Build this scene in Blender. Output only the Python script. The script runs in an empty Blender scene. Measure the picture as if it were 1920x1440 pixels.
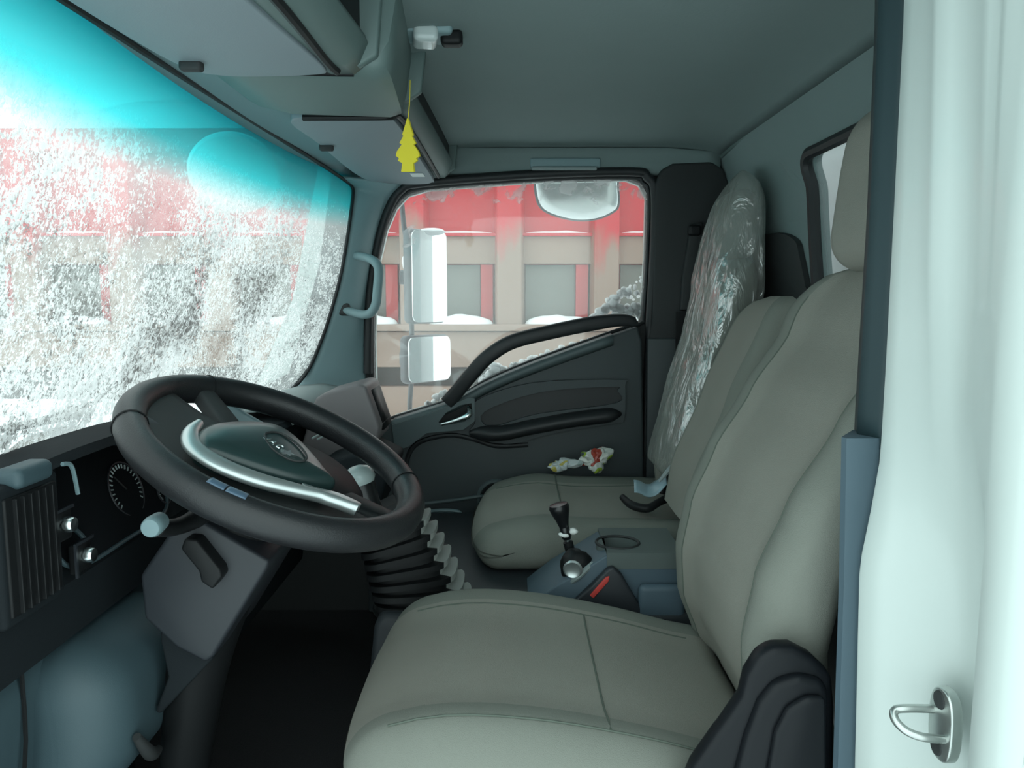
import bpy, bmesh, math, random
from mathutils import Vector, Matrix, noise
random.seed(7)
S = bpy.context.scene
COL = S.collection
# ---------------------------------------------------------------- camera, world, exposure
EYE = 1.9                      # camera height above the snow
PITCH = math.atan(160/1400)
F = 1400.0                     # focal length in pixels of the 1920 px wide frame
cam = bpy.data.cameras.new('camera'); camo = bpy.data.objects.new('camera', cam); COL.objects.link(camo)
cam.sensor_width = 36.0; cam.lens = 36.0*F/1920; cam.clip_start = 0.02; cam.clip_end = 200
camo.location = (0, 0, EYE); camo.rotation_euler = (math.pi/2-PITCH, 0, 0)
cam.dof.use_dof = False
S.camera = camo
w = bpy.data.worlds.new('overcast_sky'); S.world = w; w.use_nodes = True
bg = w.node_tree.nodes['Background']; bg.inputs[0].default_value = (0.83, 1.0, 0.985, 1); bg.inputs[1].default_value = 1.15
S.view_settings.view_transform = 'Standard'; S.view_settings.look = 'None'
S.view_settings.gamma = 1.0; S.view_settings.use_curve_mapping = False
S.view_settings.exposure = 0.9

# ---------------------------------------------------------------- helpers
CP, SP = math.cos(PITCH), math.sin(PITCH)
def ray(px, py):
    a, b = (px-960)/F, (720-py)/F
    return Vector((a, CP+b*SP, -SP+b*CP))
def P(px, py, Y):              # point of the plane y = Y
    d = ray(px, py); t = Y/d.y
    return Vector((d.x*t, Y, d.z*t+EYE))
def V(x, y, z): return Vector((x, y, z+EYE))      # z measured from eye height

def crv(pts, n, closed=False):
    """Catmull-Rom through pts, n samples in all"""
    m = len(pts); out = []
    segs = m if closed else m-1
    for i in range(n):
        t = i/(n if closed else n-1)*segs
        k = min(int(t), segs-1); f = t-k
        g = (lambda j: pts[j % m]) if closed else (lambda j: pts[max(0, min(m-1, j))])
        p0, p1, p2, p3 = Vector(g(k-1)), Vector(g(k)), Vector(g(k+1)), Vector(g(k+2))
        out.append(0.5*((2*p1)+(p2-p0)*f+(2*p0-5*p1+4*p2-p3)*f*f+(3*p1-p0-3*p2+p3)*f**3))
    return out

def tag(o, label=None, cat=None, group=None, kind=None):
    if label: o['label'] = label
    if cat: o['category'] = cat
    if group: o['group'] = group
    if kind: o['kind'] = kind
    return o
def pmat(o):
    m = Matrix.Identity(4)
    while o is not None:
        m = o.matrix_basis @ m; o = o.parent
    return m
def root(name, loc, label, cat, group=None, rot=None):
    o = bpy.data.objects.new(name, None); COL.objects.link(o); o.empty_display_size = .05
    if rot is not None: o.matrix_basis = Matrix.Translation(loc) @ rot.to_4x4()
    else: o.location = loc
    return tag(o, label, cat, group)
def sub_root(name, loc, parent):
    o = bpy.data.objects.new(name, None); COL.objects.link(o); o.empty_display_size = .05
    o.parent = parent; o.location = Vector(loc)-parent.location
    return o
def link(name, bm, mat, parent=None, local=False, smooth=40, solid=0, soff=-1, bev=0, sub=0):
    mats = mat if isinstance(mat, (list, tuple)) else [mat]
    if not solid:
        bmesh.ops.recalc_face_normals(bm, faces=bm.faces)
    if parent is None:
        xs = [v.co for v in bm.verts]
        c = Vector(((min(v.x for v in xs)+max(v.x for v in xs))/2, (min(v.y for v in xs)+max(v.y for v in xs))/2, min(v.z for v in xs)))
        for v in bm.verts: v.co -= c
    else:
        c = Vector((0, 0, 0))
        if not local:
            inv = pmat(parent).inverted()
            for v in bm.verts: v.co = inv @ v.co
    if bev:
        es = [e for e in bm.edges if len(e.link_faces) == 2 and e.calc_face_angle(0) > 0.5]
        bmesh.ops.bevel(bm, geom=es, offset=bev, segments=3, affect='EDGES', profile=0.5, clamp_overlap=True)
    lim = math.radians(smooth)
    for f in bm.faces: f.smooth = smooth > 0
    for e in bm.edges:
        if len(e.link_faces) == 2 and e.calc_face_angle(0) > lim: e.smooth = False
    me = bpy.data.meshes.new(name); bm.to_mesh(me); bm.free()
    for m in mats: me.materials.append(m)
    o = bpy.data.objects.new(name, me); COL.objects.link(o)
    if parent is not None: o.parent = parent
    else: o.location = c
    if solid:
        md = o.modifiers.new('thickness', 'SOLIDIFY'); md.thickness = solid; md.offset = soff
    if sub:
        md = o.modifiers.new('smooth', 'SUBSURF'); md.levels = sub; md.render_levels = sub
    return o
def sheet(name, rows, mat, parent=None, thick=0.01, off=-1, **k):
    bm = bmesh.new()
    g = [[bm.verts.new(p) for p in r] for r in rows]
    for i in range(len(g)-1):
        for j in range(len(g[0])-1):
            bm.faces.new((g[i][j], g[i][j+1], g[i+1][j+1], g[i+1][j]))
    return link(name, bm, mat, parent, solid=thick, soff=off, **k)
def loft_bm(secs, caps=True, closed=False, matfn=None):
    bm = bmesh.new()
    g = [[bm.verts.new(p) for p in r] for r in secs]
    n = len(g[0]); m = len(g)
    for i in range(m if closed else m-1):
        a, b = g[i], g[(i+1) % m]
        for j in range(n):
            f = bm.faces.new((a[j], a[(j+1) % n], b[(j+1) % n], b[j]))
            if matfn: f.material_index = matfn(i, j)
    if caps and not closed:
        bm.faces.new(g[0]); bm.faces.new(g[-1])
    return bm
def loft(name, secs, mat, parent=None, caps=True, closed=False, matfn=None, **k):
    return link(name, loft_bm(secs, caps, closed, matfn), mat, parent, **k)
def tube_bm(bm, pts, r, seg=10, closed=False, caps=True):
    n = len(pts); rs = r if isinstance(r, (list, tuple)) else [r]*n
    ring = []; prev = None
    for i in range(n):
        a = pts[(i-1) % n] if (closed or i > 0) else pts[i]
        b = pts[(i+1) % n] if (closed or i < n-1) else pts[i]
        t = (Vector(b)-Vector(a)).normalized()
        if prev is None:
            u = t.cross(Vector((0, 0, 1)))
            if u.length < .1: u = t.cross(Vector((0, 1, 0)))
        else: u = prev-t*prev.dot(t)
        u.normalize(); prev = u; v = t.cross(u)
        ring.append([bm.verts.new(Vector(pts[i])+rs[i]*(math.cos(2*math.pi*k/seg)*u+math.sin(2*math.pi*k/seg)*v)) for k in range(seg)])
    for i in range(n if closed else n-1):
        A, B = ring[i], ring[(i+1) % n]
        for k in range(seg): bm.faces.new((A[k], A[(k+1) % seg], B[(k+1) % seg], B[k]))
    if caps and not closed: bm.faces.new(ring[0]); bm.faces.new(ring[-1])
    return bm
def tube(name, pts, r, mat, parent=None, seg=10, closed=False, n=0, **k):
    if n:
        if isinstance(r, (list, tuple)):
            rr = crv([Vector((a, 0, 0)) for a in r], n, closed); r = [a.x for a in rr]
        pts = crv(pts, n, closed)
    return link(name, tube_bm(bmesh.new(), pts, r, seg, closed), mat, parent, **k)
def prism_bm(pts, vec):
    bm = bmesh.new()
    a = [bm.verts.new(p) for p in pts]; b = [bm.verts.new(Vector(p)+Vector(vec)) for p in pts]
    bm.faces.new(a); bm.faces.new(b)
    for i in range(len(a)): bm.faces.new((a[i], a[(i+1) % len(a)], b[(i+1) % len(a)], b[i]))
    return bm
def prism(name, pts, vec, mat, parent=None, bev=0, **k):
    return link(name, prism_bm(pts, vec), mat, parent, bev=bev, **k)
def holed(name, outer, holes, vec, mat, parent=None, **k):
    bm = bmesh.new(); loops = []
    for L in [outer]+holes:
        vs = [bm.verts.new(p) for p in L]; loops.append(vs)
        for i in range(len(vs)): bm.edges.new((vs[i], vs[(i+1) % len(vs)]))
    bmesh.ops.triangle_fill(bm, edges=bm.edges[:], use_beauty=True)
    faces = bm.faces[:]
    r = bmesh.ops.extrude_face_region(bm, geom=faces, use_keep_orig=True)
    for v in r['geom']:
        if isinstance(v, bmesh.types.BMVert): v.co += Vector(vec)
    return link(name, bm, mat, parent, **k)
def rbox_bm(dims, r, m=6, k=4):
    """rounded box about the origin with grid verts"""
    hx = [d/2 for d in dims]
    def axis(h):
        rr = min(r, h*0.999)
        c = [-h+rr*(1-math.cos(i/k*math.pi/2)) if False else -h+rr*(i/k) for i in range(k+1)]
        mid = [(-h+rr)+(2*(h-rr))*i/m for i in range(1, m)]
        return c+mid+[-x for x in reversed(c)]
    ax = [axis(h) for h in hx]
    bm = bmesh.new(); cache = {}
    def vert(p):
        key = tuple(round(c, 6) for c in p)
        if key in cache: return cache[key]
        q = Vector([max(-(h-r0), min(h-r0, c)) for c, h, r0 in zip(p, hx, [min(r, h*0.999) for h in hx])])
        d = Vector(p)-q
        rr = [min(r, h*0.999) for h in hx]
        # cube-to-sphere style mapping of the corner zone
        e = Vector([d[i]/rr[i] for i in range(3)])
        mx = max(abs(c) for c in e)
        if mx > 0 and e.length > 0:
            e2 = Vector([math.tan(c*math.pi/4) for c in e])
            e2 = e2.normalized()*mx
            d = Vector([e2[i]*rr[i] for i in range(3)])
        v = bm.verts.new(q+d); cache[key] = v; return v
    for a in range(3):
        b, c = (a+1) % 3, (a+2) % 3
        for s in (-1, 1):
            for i in range(len(ax[b])-1):
                for j in range(len(ax[c])-1):
                    q = []
                    for (ii, jj) in ((i, j), (i+1, j), (i+1, j+1), (i, j+1)):
                        p = [0, 0, 0]; p[a] = s*hx[a]; p[b] = ax[b][ii]; p[c] = ax[c][jj]
                        q.append(vert(p))
                    if len(set(q)) == 4: bm.faces.new(q if s > 0 else q[::-1])
    return bm
def rbox(name, c, dims, r, mat, parent=None, fn=None, rot=None, m=6, local=False, **k):
    bm = rbox_bm(dims, r, m)
    for v in bm.verts:
        p = v.co.copy()
        if fn: p = Vector(fn(p))
        if rot is not None: p = rot @ p
        v.co = p+Vector(c)
    return link(name, bm, mat, parent, local=local, **k)
def lathe_bm(prof, org, axis, seg=24, cap=True):
    axis = Vector(axis).normalized(); u = axis.cross(Vector((0, 0, 1)))
    if u.length < .1: u = axis.cross(Vector((0, 1, 0)))
    u.normalize(); v = axis.cross(u)
    secs = [[Vector(org)+axis*h+r*(math.cos(2*math.pi*k/seg)*u+math.sin(2*math.pi*k/seg)*v) for k in range(seg)] for r, h in prof]
    return loft_bm(secs, cap)
def lathe(name, prof, org, axis, mat, parent=None, seg=24, **k):
    return link(name, lathe_bm(prof, org, axis, seg), mat, parent, **k)
def lump(name, c, dims, mat, parent=None, amp=.3, freq=8, seed=0, sub=4, flat=None, **k):
    bm = bmesh.new(); bmesh.ops.create_icosphere(bm, subdivisions=sub, radius=1)
    for v in bm.verts:
        d = v.co.copy()
        q = Vector((d.x*dims[0], d.y*dims[1], d.z*dims[2]))
        s = 1+amp*noise.noise(q*freq+Vector((seed*3.1, seed, 0)))+amp*.5*noise.noise(q*freq*2.7+Vector((0, seed, 5)))
        v.co = q*s+Vector(c)
        if flat is not None and v.co.z < flat: v.co.z = flat-0.002*abs(d.z)
    return link(name, bm, mat, parent, **k)

# ---------------------------------------------------------------- materials
def mat(name, col, rough=.6, metal=0, bump=0, bscale=200, var=0, vscale=6, spec=.5, coat=0):
    m = bpy.data.materials.new(name); m.use_nodes = True; nt = m.node_tree; N = nt.nodes; L = nt.links
    b = N['Principled BSDF']; b.inputs['Roughness'].default_value = rough; b.inputs['Metallic'].default_value = metal
    b.inputs['Specular IOR Level'].default_value = spec; b.inputs['Coat Weight'].default_value = coat
    b.inputs['Base Color'].default_value = (*col, 1)
    tc = N.new('ShaderNodeTexCoord')
    if var:
        n = N.new('ShaderNodeTexNoise'); n.inputs['Scale'].default_value = vscale; n.inputs['Detail'].default_value = 5
        L.new(tc.outputs['Object'], n.inputs['Vector'])
        mx = N.new('ShaderNodeMix'); mx.data_type = 'RGBA'
        mx.inputs[6].default_value = (*[c*(1-var) for c in col], 1); mx.inputs[7].default_value = (*[min(1, c*(1+var)) for c in col], 1)
        L.new(n.outputs['Fac'], mx.inputs[0]); L.new(mx.outputs[2], b.inputs['Base Color'])
    if bump:
        n = N.new('ShaderNodeTexNoise'); n.inputs['Scale'].default_value = bscale; n.inputs['Detail'].default_value = 3
        L.new(tc.outputs['Object'], n.inputs['Vector'])
        bp = N.new('ShaderNodeBump'); bp.inputs['Strength'].default_value = bump; bp.inputs['Distance'].default_value = .002
        L.new(n.outputs['Fac'], bp.inputs['Height']); L.new(bp.outputs['Normal'], b.inputs['Normal'])
    return m
M = {}
M['liner'] = mat('grey_headliner', (.175, .23, .23), .9, bump=.15, var=.06)
M['trim'] = mat('grey_trim_plastic', (.21, .31, .33), .55, bump=.1, bscale=600)
M['visor'] = mat('sun_visor_vinyl', (.22, .265, .29), .6, bump=.1, bscale=500)
M['console_oh'] = mat('overhead_plastic', (.115, .165, .16), .55)
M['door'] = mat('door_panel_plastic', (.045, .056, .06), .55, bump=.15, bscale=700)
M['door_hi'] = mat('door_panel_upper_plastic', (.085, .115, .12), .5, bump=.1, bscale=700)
M['door_dark'] = mat('door_armrest_plastic', (.016, .018, .02), .5)
M['seal'] = mat('black_rubber_seal', (.012, .014, .016), .55)
M['black'] = mat('black_plastic', (.010, .011, .012), .5, spec=.25)
M['gloss'] = mat('glossy_black_plastic', (.009, .010, .012), .3)
M['leather'] = mat('black_steering_leather', (.014, .015, .017), .42, bump=.2, bscale=500)
M['dash'] = mat('dark_dash_plastic', (.014, .018, .021), .75, spec=.15, bump=.15, bscale=700)
M['dash_low'] = mat('blue_grey_dash_plastic', (.05, .085, .10), .55, bump=.1, bscale=700)
M['knee'] = mat('grey_column_cover', (.021, .025, .031), .5)
M['pod'] = mat('pinkish_grey_pod', (.17, .155, .16), .5)
M['cream'] = mat('pale_dash_top', (.25, .30, .30), .55)
M['fabA'] = mat('beige_seat_fabric', (.275, .27, .238), .95, bump=.4, bscale=900, var=.07, vscale=9, spec=.2)
M['fabB'] = mat('beige_seat_side_fabric', (.205, .215, .19), .95, bump=.4, bscale=900, var=.07, vscale=9, spec=.2)
M['seam'] = mat('seat_seam_thread', (.10, .12, .10), .9)
M['white'] = mat('white_cab_paint', (.56, .62, .60), .4, coat=.2)
M['pillar'] = mat('dark_teal_pillar_trim', (.014, .032, .038), .55)
M['pillar_low'] = mat('blue_grey_pillar_cover', (.075, .115, .145), .55)
M['bdark'] = mat('dark_grey_pillar_trim', (.028, .031, .032), .7)
M['carpet'] = mat('black_carpet', (.018, .018, .02), 1, bump=.8, bscale=400)
M['chrome'] = mat('brushed_chrome', (.75, .8, .8), .22, metal=1)
M['satin'] = mat('satin_silver', (.55, .6, .6), .35, metal=.8)
M['steel'] = mat('striker_steel', (.55, .58, .56), .3, metal=.9, var=.15, vscale=60)
M['contop'] = mat('grey_console_top', (.10, .125, .12), .6)
M['ecov'] = mat('dark_engine_cover', (.022, .027, .032), .6)
M['cluster'] = mat('matt_cluster_black', (.012, .014, .016), .9, spec=.05)
M['recl'] = mat('matt_black_recliner_plastic', (.008, .0095, .012), .42, spec=.2)
M['red'] = mat('red_plastic', (.6, .06, .05), .5)
M['padteal'] = mat('dark_teal_horn_pad', (.018, .038, .038), .3)
M['rimsheen'] = mat('painted_rim_sheen', (.08, .13, .19), .3)
M['bluegrey'] = mat('blue_grey_stalk_plastic', (.17, .25, .27), .4)
M['pleatlit'] = mat('window_lit_pleat', (.36, .38, .36), .7)
M['knobgrey'] = mat('grey_knob_cap', (.42, .5, .5), .25)
M['yellow'] = mat('yellow_card', (.75, .62, .03), .7)
M['paper'] = mat('white_paper', (.8, .82, .8), .7)
M['bluepaper'] = mat('pale_blue_plastic_pouch', (.25, .36, .41), .3)
M['mirror'] = mat('mirror_glass', (.92, .94, .94), .02, metal=1)
M['mhouse'] = mat('grey_mirror_housing', (.12, .13, .14), .4)
M['lens'] = mat('lamp_lens', (.55, .62, .62), .12)
M['cargo'] = mat('pale_cargo_body', (.32, .38, .385), .5, var=.12, vscale=3)

def snowmat():
    m = mat('snow', (.88, .9, .92), .8, bump=.6, bscale=40)
    return m
M['snow'] = snowmat()
M['sillsnow'] = snowmat(); M['sillsnow'].name = 'wet_sill_snow'
_b = M['sillsnow'].node_tree.nodes['Principled BSDF']; _b.inputs['Subsurface Weight'].default_value = 1
_b.inputs['Subsurface Radius'].default_value = (1, 1, 1); _b.inputs['Subsurface Scale'].default_value = .03
def truckpaint(name, lo, hi):
    """red paint with tan road dirt that thickens towards the sills"""
    m = bpy.data.materials.new(name); m.use_nodes = True; nt = m.node_tree; N = nt.nodes; L = nt.links
    b = N['Principled BSDF']; b.inputs['Roughness'].default_value = .6
    g = N.new('ShaderNodeNewGeometry'); sp = N.new('ShaderNodeSeparateXYZ'); L.new(g.outputs['Position'], sp.inputs[0])
    mr = N.new('ShaderNodeMapRange'); mr.inputs[1].default_value = hi; mr.inputs[2].default_value = lo
    L.new(sp.outputs['Z'], mr.inputs[0])
    mp = N.new('ShaderNodeMapping'); mp.inputs['Scale'].default_value = (4.5, 4.5, 1.1); L.new(g.outputs['Position'], mp.inputs[0])
    n = N.new('ShaderNodeTexNoise'); n.inputs['Scale'].default_value = 1.3; n.inputs['Detail'].default_value = 6; n.inputs['Roughness'].default_value = .6
    L.new(mp.outputs[0], n.inputs['Vector'])
    ad = N.new('ShaderNodeMath'); ad.operation = 'ADD'; L.new(mr.outputs[0], ad.inputs[0]); L.new(n.outputs['Fac'], ad.inputs[1])
    cr = N.new('ShaderNodeValToRGB'); cr.color_ramp.elements[0].position = .72; cr.color_ramp.elements[0].color = (.55, .03, .04, 1)
    cr.color_ramp.elements[1].position = 1.15 if False else 1.0; cr.color_ramp.elements[1].color = (.31, .215, .17, 1)
    L.new(ad.outputs[0], cr.inputs[0]); L.new(cr.outputs[0], b.inputs['Base Color'])
    return m
M['truck'] = truckpaint('dirty_red_truck_paint', EYE-.5, EYE+.5)
M['truckrib'] = truckpaint('dusty_rib_paint', EYE-.15, EYE+.68)
M['truckgrey'] = mat('dusty_grey_panel', (.17, .17, .15), .8, var=.2, vscale=2.5)
M['truckred'] = mat('red_truck_strip', (.42, .04, .04), .6, var=.25, vscale=4)
M['trucktan'] = mat('tan_dirty_beam', (.31, .215, .17), .8, var=.2, vscale=3)
M['truckdark'] = mat('dark_chassis', (.06, .055, .05), .8)
M['tyre'] = mat('muddy_tyre', (.12, .11, .095), .9, var=.2)

def glassmat(name, frost):
    """thin glazing: clear sheet, faint gloss, ice/dirt by noise; the windscreen has a teal shade band"""
    m = bpy.data.materials.new(name); m.use_nodes = True; nt = m.node_tree; N = nt.nodes; L = nt.links
    N.remove(N['Principled BSDF']); out = N['Material Output']
    tr = N.new('ShaderNodeBsdfTransparent'); gl = N.new('ShaderNodeBsdfGlossy'); gl.inputs['Roughness'].default_value = .03
    gl.inputs['Color'].default_value = (.9, 1, 1, 1)
    mx = N.new('ShaderNodeMixShader'); mx.inputs[0].default_value = .035
    L.new(tr.outputs[0], mx.inputs[1]); L.new(gl.outputs[0], mx.inputs[2])
    tl = N.new('ShaderNodeBsdfTranslucent'); df = N.new('ShaderNodeBsdfDiffuse')
    tl.inputs['Color'].default_value = (.70, .70, .70, 1); df.inputs['Color'].default_value = (.7, .7, .7, 1)
    ice = N.new('ShaderNodeMixShader'); ice.inputs[0].default_value = .25; L.new(tl.outputs[0], ice.inputs[1]); L.new(df.outputs[0], ice.inputs[2])
    fin = N.new('ShaderNodeMixShader'); L.new(mx.outputs[0], fin.inputs[1]); L.new(ice.outputs[0], fin.inputs[2]); L.new(fin.outputs[0], out.inputs[0])
    g = N.new('ShaderNodeNewGeometry'); sp = N.new('ShaderNodeSeparateXYZ'); L.new(g.outputs['Position'], sp.inputs[0])
    def noi(sc, det, dist=0, rough=.55):
        n = N.new('ShaderNodeTexNoise'); n.inputs['Scale'].default_value = sc; n.inputs['Detail'].default_value = det
        n.inputs['Distortion'].default_value = dist; n.inputs['Roughness'].default_value = rough; L.new(g.outputs['Position'], n.inputs['Vector']); return n.outputs['Fac']
    def math_(op, a, b=None, clamp=False):
        q = N.new('ShaderNodeMath'); q.operation = op; q.use_clamp = clamp
        for i, s in enumerate((a, b)):
            if s is None: continue
            if isinstance(s, (int, float)): q.inputs[i].default_value = s
            else: L.new(s, q.inputs[i])
        return q.outputs[0]
    def mrange(x, a, b, c=0, d=1):
        q = N.new('ShaderNodeMapRange'); q.inputs[1].default_value = a; q.inputs[2].default_value = b; q.inputs[3].default_value = c; q.inputs[4].default_value = d
        L.new(x, q.inputs[0]); return q.outputs[0]
    if frost == 'windscreen':
        fine = noi(62, 6, .9, .66); big = noi(4.2, 4, .5); speck = noi(190, 3, .5)
        zc = mrange(sp.outputs['Z'], EYE+.235, EYE+.10, 0, 1)        # ice starts below the shade band
        cover = math_('ADD', math_('MULTIPLY', zc, .03), math_('MULTIPLY', math_('SUBTRACT', big, .5), .75))
        v = math_('ADD', math_('ADD', fine, math_('MULTIPLY', math_('SUBTRACT', speck, .5), .9)), cover)
        ir = mrange(v, .53, .61, 0, .95)
        zl = mrange(sp.outputs['Z'], EYE+.30, EYE+.21, 0, 1)
        ir = math_('MULTIPLY', ir, zl)
        ir = math_('MAXIMUM', ir, math_('ADD', math_('MULTIPLY', zc, -.12), .34))
        L.new(ir, fin.inputs[0])
        # shade band moulded into the glass
        cr = N.new('ShaderNodeValToRGB'); cr.color_ramp.elements[0].position = 0; cr.color_ramp.elements[0].color = (1, 1, 1, 1)
        cr.color_ramp.elements[1].position = 1; cr.color_ramp.elements[1].color = (.02, .34, .38, 1)
        e = cr.color_ramp.elements.new(.4); e.color = (.22, .80, .83, 1)
        t = mrange(sp.outputs['Z'], EYE+.195, EYE+.345)
        L.new(t, cr.inputs[0]); L.new(cr.outputs[0], tr.inputs['Color'])
        mu = N.new('ShaderNodeMix'); mu.data_type = 'RGBA'; mu.blend_type = 'MULTIPLY'; mu.inputs[0].default_value = 1
        L.new(cr.outputs[0], mu.inputs[6]); L.new(mu.outputs[2], tl.inputs['Color'])
        # thick grimy flecks in the ice let less light through
        fl = math_('MULTIPLY', mrange(math_('ADD', noi(95, 5, 1.2, .7), math_('MULTIPLY', noi(5.5, 3, .6), .45)), .765, .82, 0, 1), mrange(sp.outputs['Z'], EYE+.22, EYE+.05, 0, 1))
        fc = N.new('ShaderNodeMix'); fc.data_type = 'RGBA'; fc.inputs[6].default_value = (.88, .88, .88, 1); fc.inputs[7].default_value = (.20, .185, .18, 1)
        L.new(fl, fc.inputs[0]); L.new(fc.outputs[2], mu.inputs[7])
    elif frost == 'door':
        fine = noi(22, 5, .8); big = noi(4, 3)
        top = mrange(sp.outputs['Z'], EYE+.245, EYE+.31, 0, .22)
        v = math_('ADD', math_('ADD', fine, math_('MULTIPLY', math_('SUBTRACT', big, .5), .5)), top)
        ir = mrange(v, .70, .80, .13, .5)
        L.new(ir, fin.inputs[0])
    else:
        fin.inputs[0].default_value = .15
    return m
M['glass_ws'] = glassmat('frosted_windscreen_glass', 'windscreen')
M['glass_door'] = glassmat('door_glass', 'door')
M['glass_rear'] = glassmat('rear_glass', 'rear')
def plasticwrap():
    m = bpy.data.materials.new('clear_plastic_wrap'); m.use_nodes = True; nt = m.node_tree; N = nt.nodes; L = nt.links
    N.remove(N['Principled BSDF']); out = N['Material Output']
    tr = N.new('ShaderNodeBsdfTransparent'); tr.inputs[0].default_value = (.92, .95, .93, 1)
    gl = N.new('ShaderNodeBsdfGlossy'); gl.inputs['Roughness'].default_value = .14
    df = N.new('ShaderNodeBsdfDiffuse'); df.inputs[0].default_value = (.55, .58, .54, 1)
    g = N.new('ShaderNodeNewGeometry')
    mp = N.new('ShaderNodeMapping'); mp.inputs['Scale'].default_value = (1, 1, .35); L.new(g.outputs['Position'], mp.inputs[0])
    n = N.new('ShaderNodeTexNoise'); n.inputs['Scale'].default_value = 22; n.inputs['Detail'].default_value = 4; n.inputs['Distortion'].default_value = 1.2
    L.new(mp.outputs[0], n.inputs['Vector'])
    bp = N.new('ShaderNodeBump'); bp.inputs['Strength'].default_value = 1; bp.inputs['Distance'].default_value = .02
    L.new(n.outputs['Fac'], bp.inputs['Height']); L.new(bp.outputs[0], gl.inputs['Normal'])
    a = N.new('ShaderNodeMixShader'); a.inputs[0].default_value = .38; L.new(tr.outputs[0], a.inputs[1]); L.new(df.outputs[0], a.inputs[2])
    b = N.new('ShaderNodeMixShader'); b.inputs[0].default_value = .28; L.new(a.outputs[0], b.inputs[1]); L.new(gl.outputs[0], b.inputs[2])
    L.new(b.outputs[0], out.inputs[0]); return m
M['wrap'] = plasticwrap()

def structure(o): o['kind'] = 'structure'; return o
def sroot(name, loc):
    o = bpy.data.objects.new(name, None); COL.objects.link(o); o.location = loc; o['kind'] = 'structure'; return o

# ---------------------------------------------------------------- windscreen surface
YM, YH = 1.35, .77
def wsx(Y, z):                # z from eye height
    t = (.335-z)/.665
    b = 1-((Y-YM)/YH)**2
    wr = max(0, (Y-1.72)/.38)**2*max(0, 1-((z-.05)/.31)**2) if Y > 1.72 else 0
    return -.47-.198*t-.06*max(-.1, b)+.078*wr
def WS(px, py, inset=0.0):
    lo = None
    Y = .3
    while Y < 3.2:
        p = P(px, py, Y); f = p.x-wsx(Y, p.z-EYE)-inset
        if lo is not None and (f <= 0 < lo[1] or f >= 0 > lo[1]):
            a, b = lo[0], Y
            for _ in range(30):
                c = (a+b)/2; q = P(px, py, c); fc = q.x-wsx(c, q.z-EYE)-inset
                if (fc > 0) == (lo[1] > 0): a = c
                else: b = c
            return P(px, py, (a+b)/2)
        lo = (Y, f); Y += .02
    return P(px, py, 2.1)

# ================================================================ OUTSIDE
g = bmesh.new(); bmesh.ops.create_grid(g, x_segments=60, y_segments=60, size=15)
for v in g.verts:
    v.co.z = .05*noise.noise(v.co*.8)+.02*noise.noise(v.co*3)-.05
structure(link('ground', g, M['snow']))

# red dump truck standing alongside, 5 m away
TY = 5.0
def T(px, py, dy=0): return P(px, py, TY+dy)
tr = root('dump_truck', V(0, TY+.6, -1.9), 'big red dump truck with dusty ribbed body parked alongside beyond the door window', 'truck')
X0, X1 = -4.6, 5.2
def tbox(name, x0, x1, y0, y1, z0, z1, m, bev=.008):
    return prism(name, [V(x0, y0, z0), V(x1, y0, z0), V(x1, y0, z1), V(x0, y0, z1)], (0, y1-y0, 0), m, tr, bev=bev)
zt, zl, zp, zb = 1.08, .435, .232, -.17
tbox('body_panel', X0, X1, TY+.14, TY+1.6, -.46, zt, M['truck'])
tbox('upper_ledge', X0, X1, TY+.05, TY+.138, zl-.02, zl+.0, M['truck'], .004)
tbox('band_panel', X0, X1, TY+.08, TY+.138, zp, zl-.02, M['trucktan'], .004)
tbox('top_rail', X0, X1, TY+.0, TY+.138, zt-.12, zt+.02, M['truck'])
tbox('lower_ledge', X0, X1, TY-.02, TY+.138, zb-.045, zb-.0, M['truck'], .006)
tbox('sill_beam', X0, X1, TY+.02, TY+.138, -.46, zb-.05, M['trucktan'])
sp = .643; xr = [-.018+sp*k for k in range(-7, 9)]
for x in xr:
    if X0+.1 < x < X1-.1:
        pts = [V(x-.105, TY+.139, 0), V(x-.08, TY-.01, 0), V(x+.08, TY-.01, 0), V(x+.105, TY+.139, 0)]
        pts = [Vector((p.x, p.y, EYE-.2)) for p in pts]
        prism('rib', pts, (0, 0, zt+.2-.01), M['truckrib'], tr, bev=.006)
        # recessed panel and the bare red strip at its rear edge
        tbox('recess_panel', x+.11, x+.11+.335, TY+.12, TY+.139, zb+.005, zp-.005, M['truckgrey'], .002)
        tbox('red_strip', x+.45, x+.532, TY+.09, TY+.139, zb+.005, zp-.005, M['truckred'], .002)
tbox('chassis_rail', X0, X1, TY+.35, TY+1.2, -.72, -.47, M['truckdark'])
for x in (-3.2, -1.9, 2.6, 3.9):
    wh = lathe('wheel', [(.2, 0), (.46, .0), (.5, .05), (.5, .24), (.46, .29), (.2, .29)], V(x, TY+.12, -1.42), (0, 1, 0), M['tyre'], tr, seg=32)
    lathe('wheel_hub', [(.02, -.02), (.16, -.02), (.2, .04), (.2, .2), (.02, .2)], V(x, TY+.14, -1.42), (0, 1, 0), M['truckred'], wh, seg=20)
tbox('side_guard', -1.5, -.1, TY+.1, TY+.16, -1.15, -.6, M['trucktan'], .01)
bm = bmesh.new()
for k, x in enumerate(xr):
    if not (X0+.2 < x < X1-.7): continue
    for (z, h, yc, dy) in ((zl, .016, TY+.095, .045), (zb, .062, TY+.05, .07)):
        q = bmesh.new(); bmesh.ops.create_icosphere(q, subdivisions=3, radius=1)
        cx = x+.32; a = .215
        for v in q.verts:
            d = v.co; zz = max(0, d.z)
            c = Vector((cx+d.x*a, yc+d.y*dy, EYE+z+zz*h*(1+.4*noise.noise(Vector((cx*3+d.x*2, 0, z*9)))))); v.co = c
        me = bpy.data.meshes.new('tmp'); q.to_mesh(me); q.free(); bm.from_mesh(me); bpy.data.meshes.remove(me)
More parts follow.
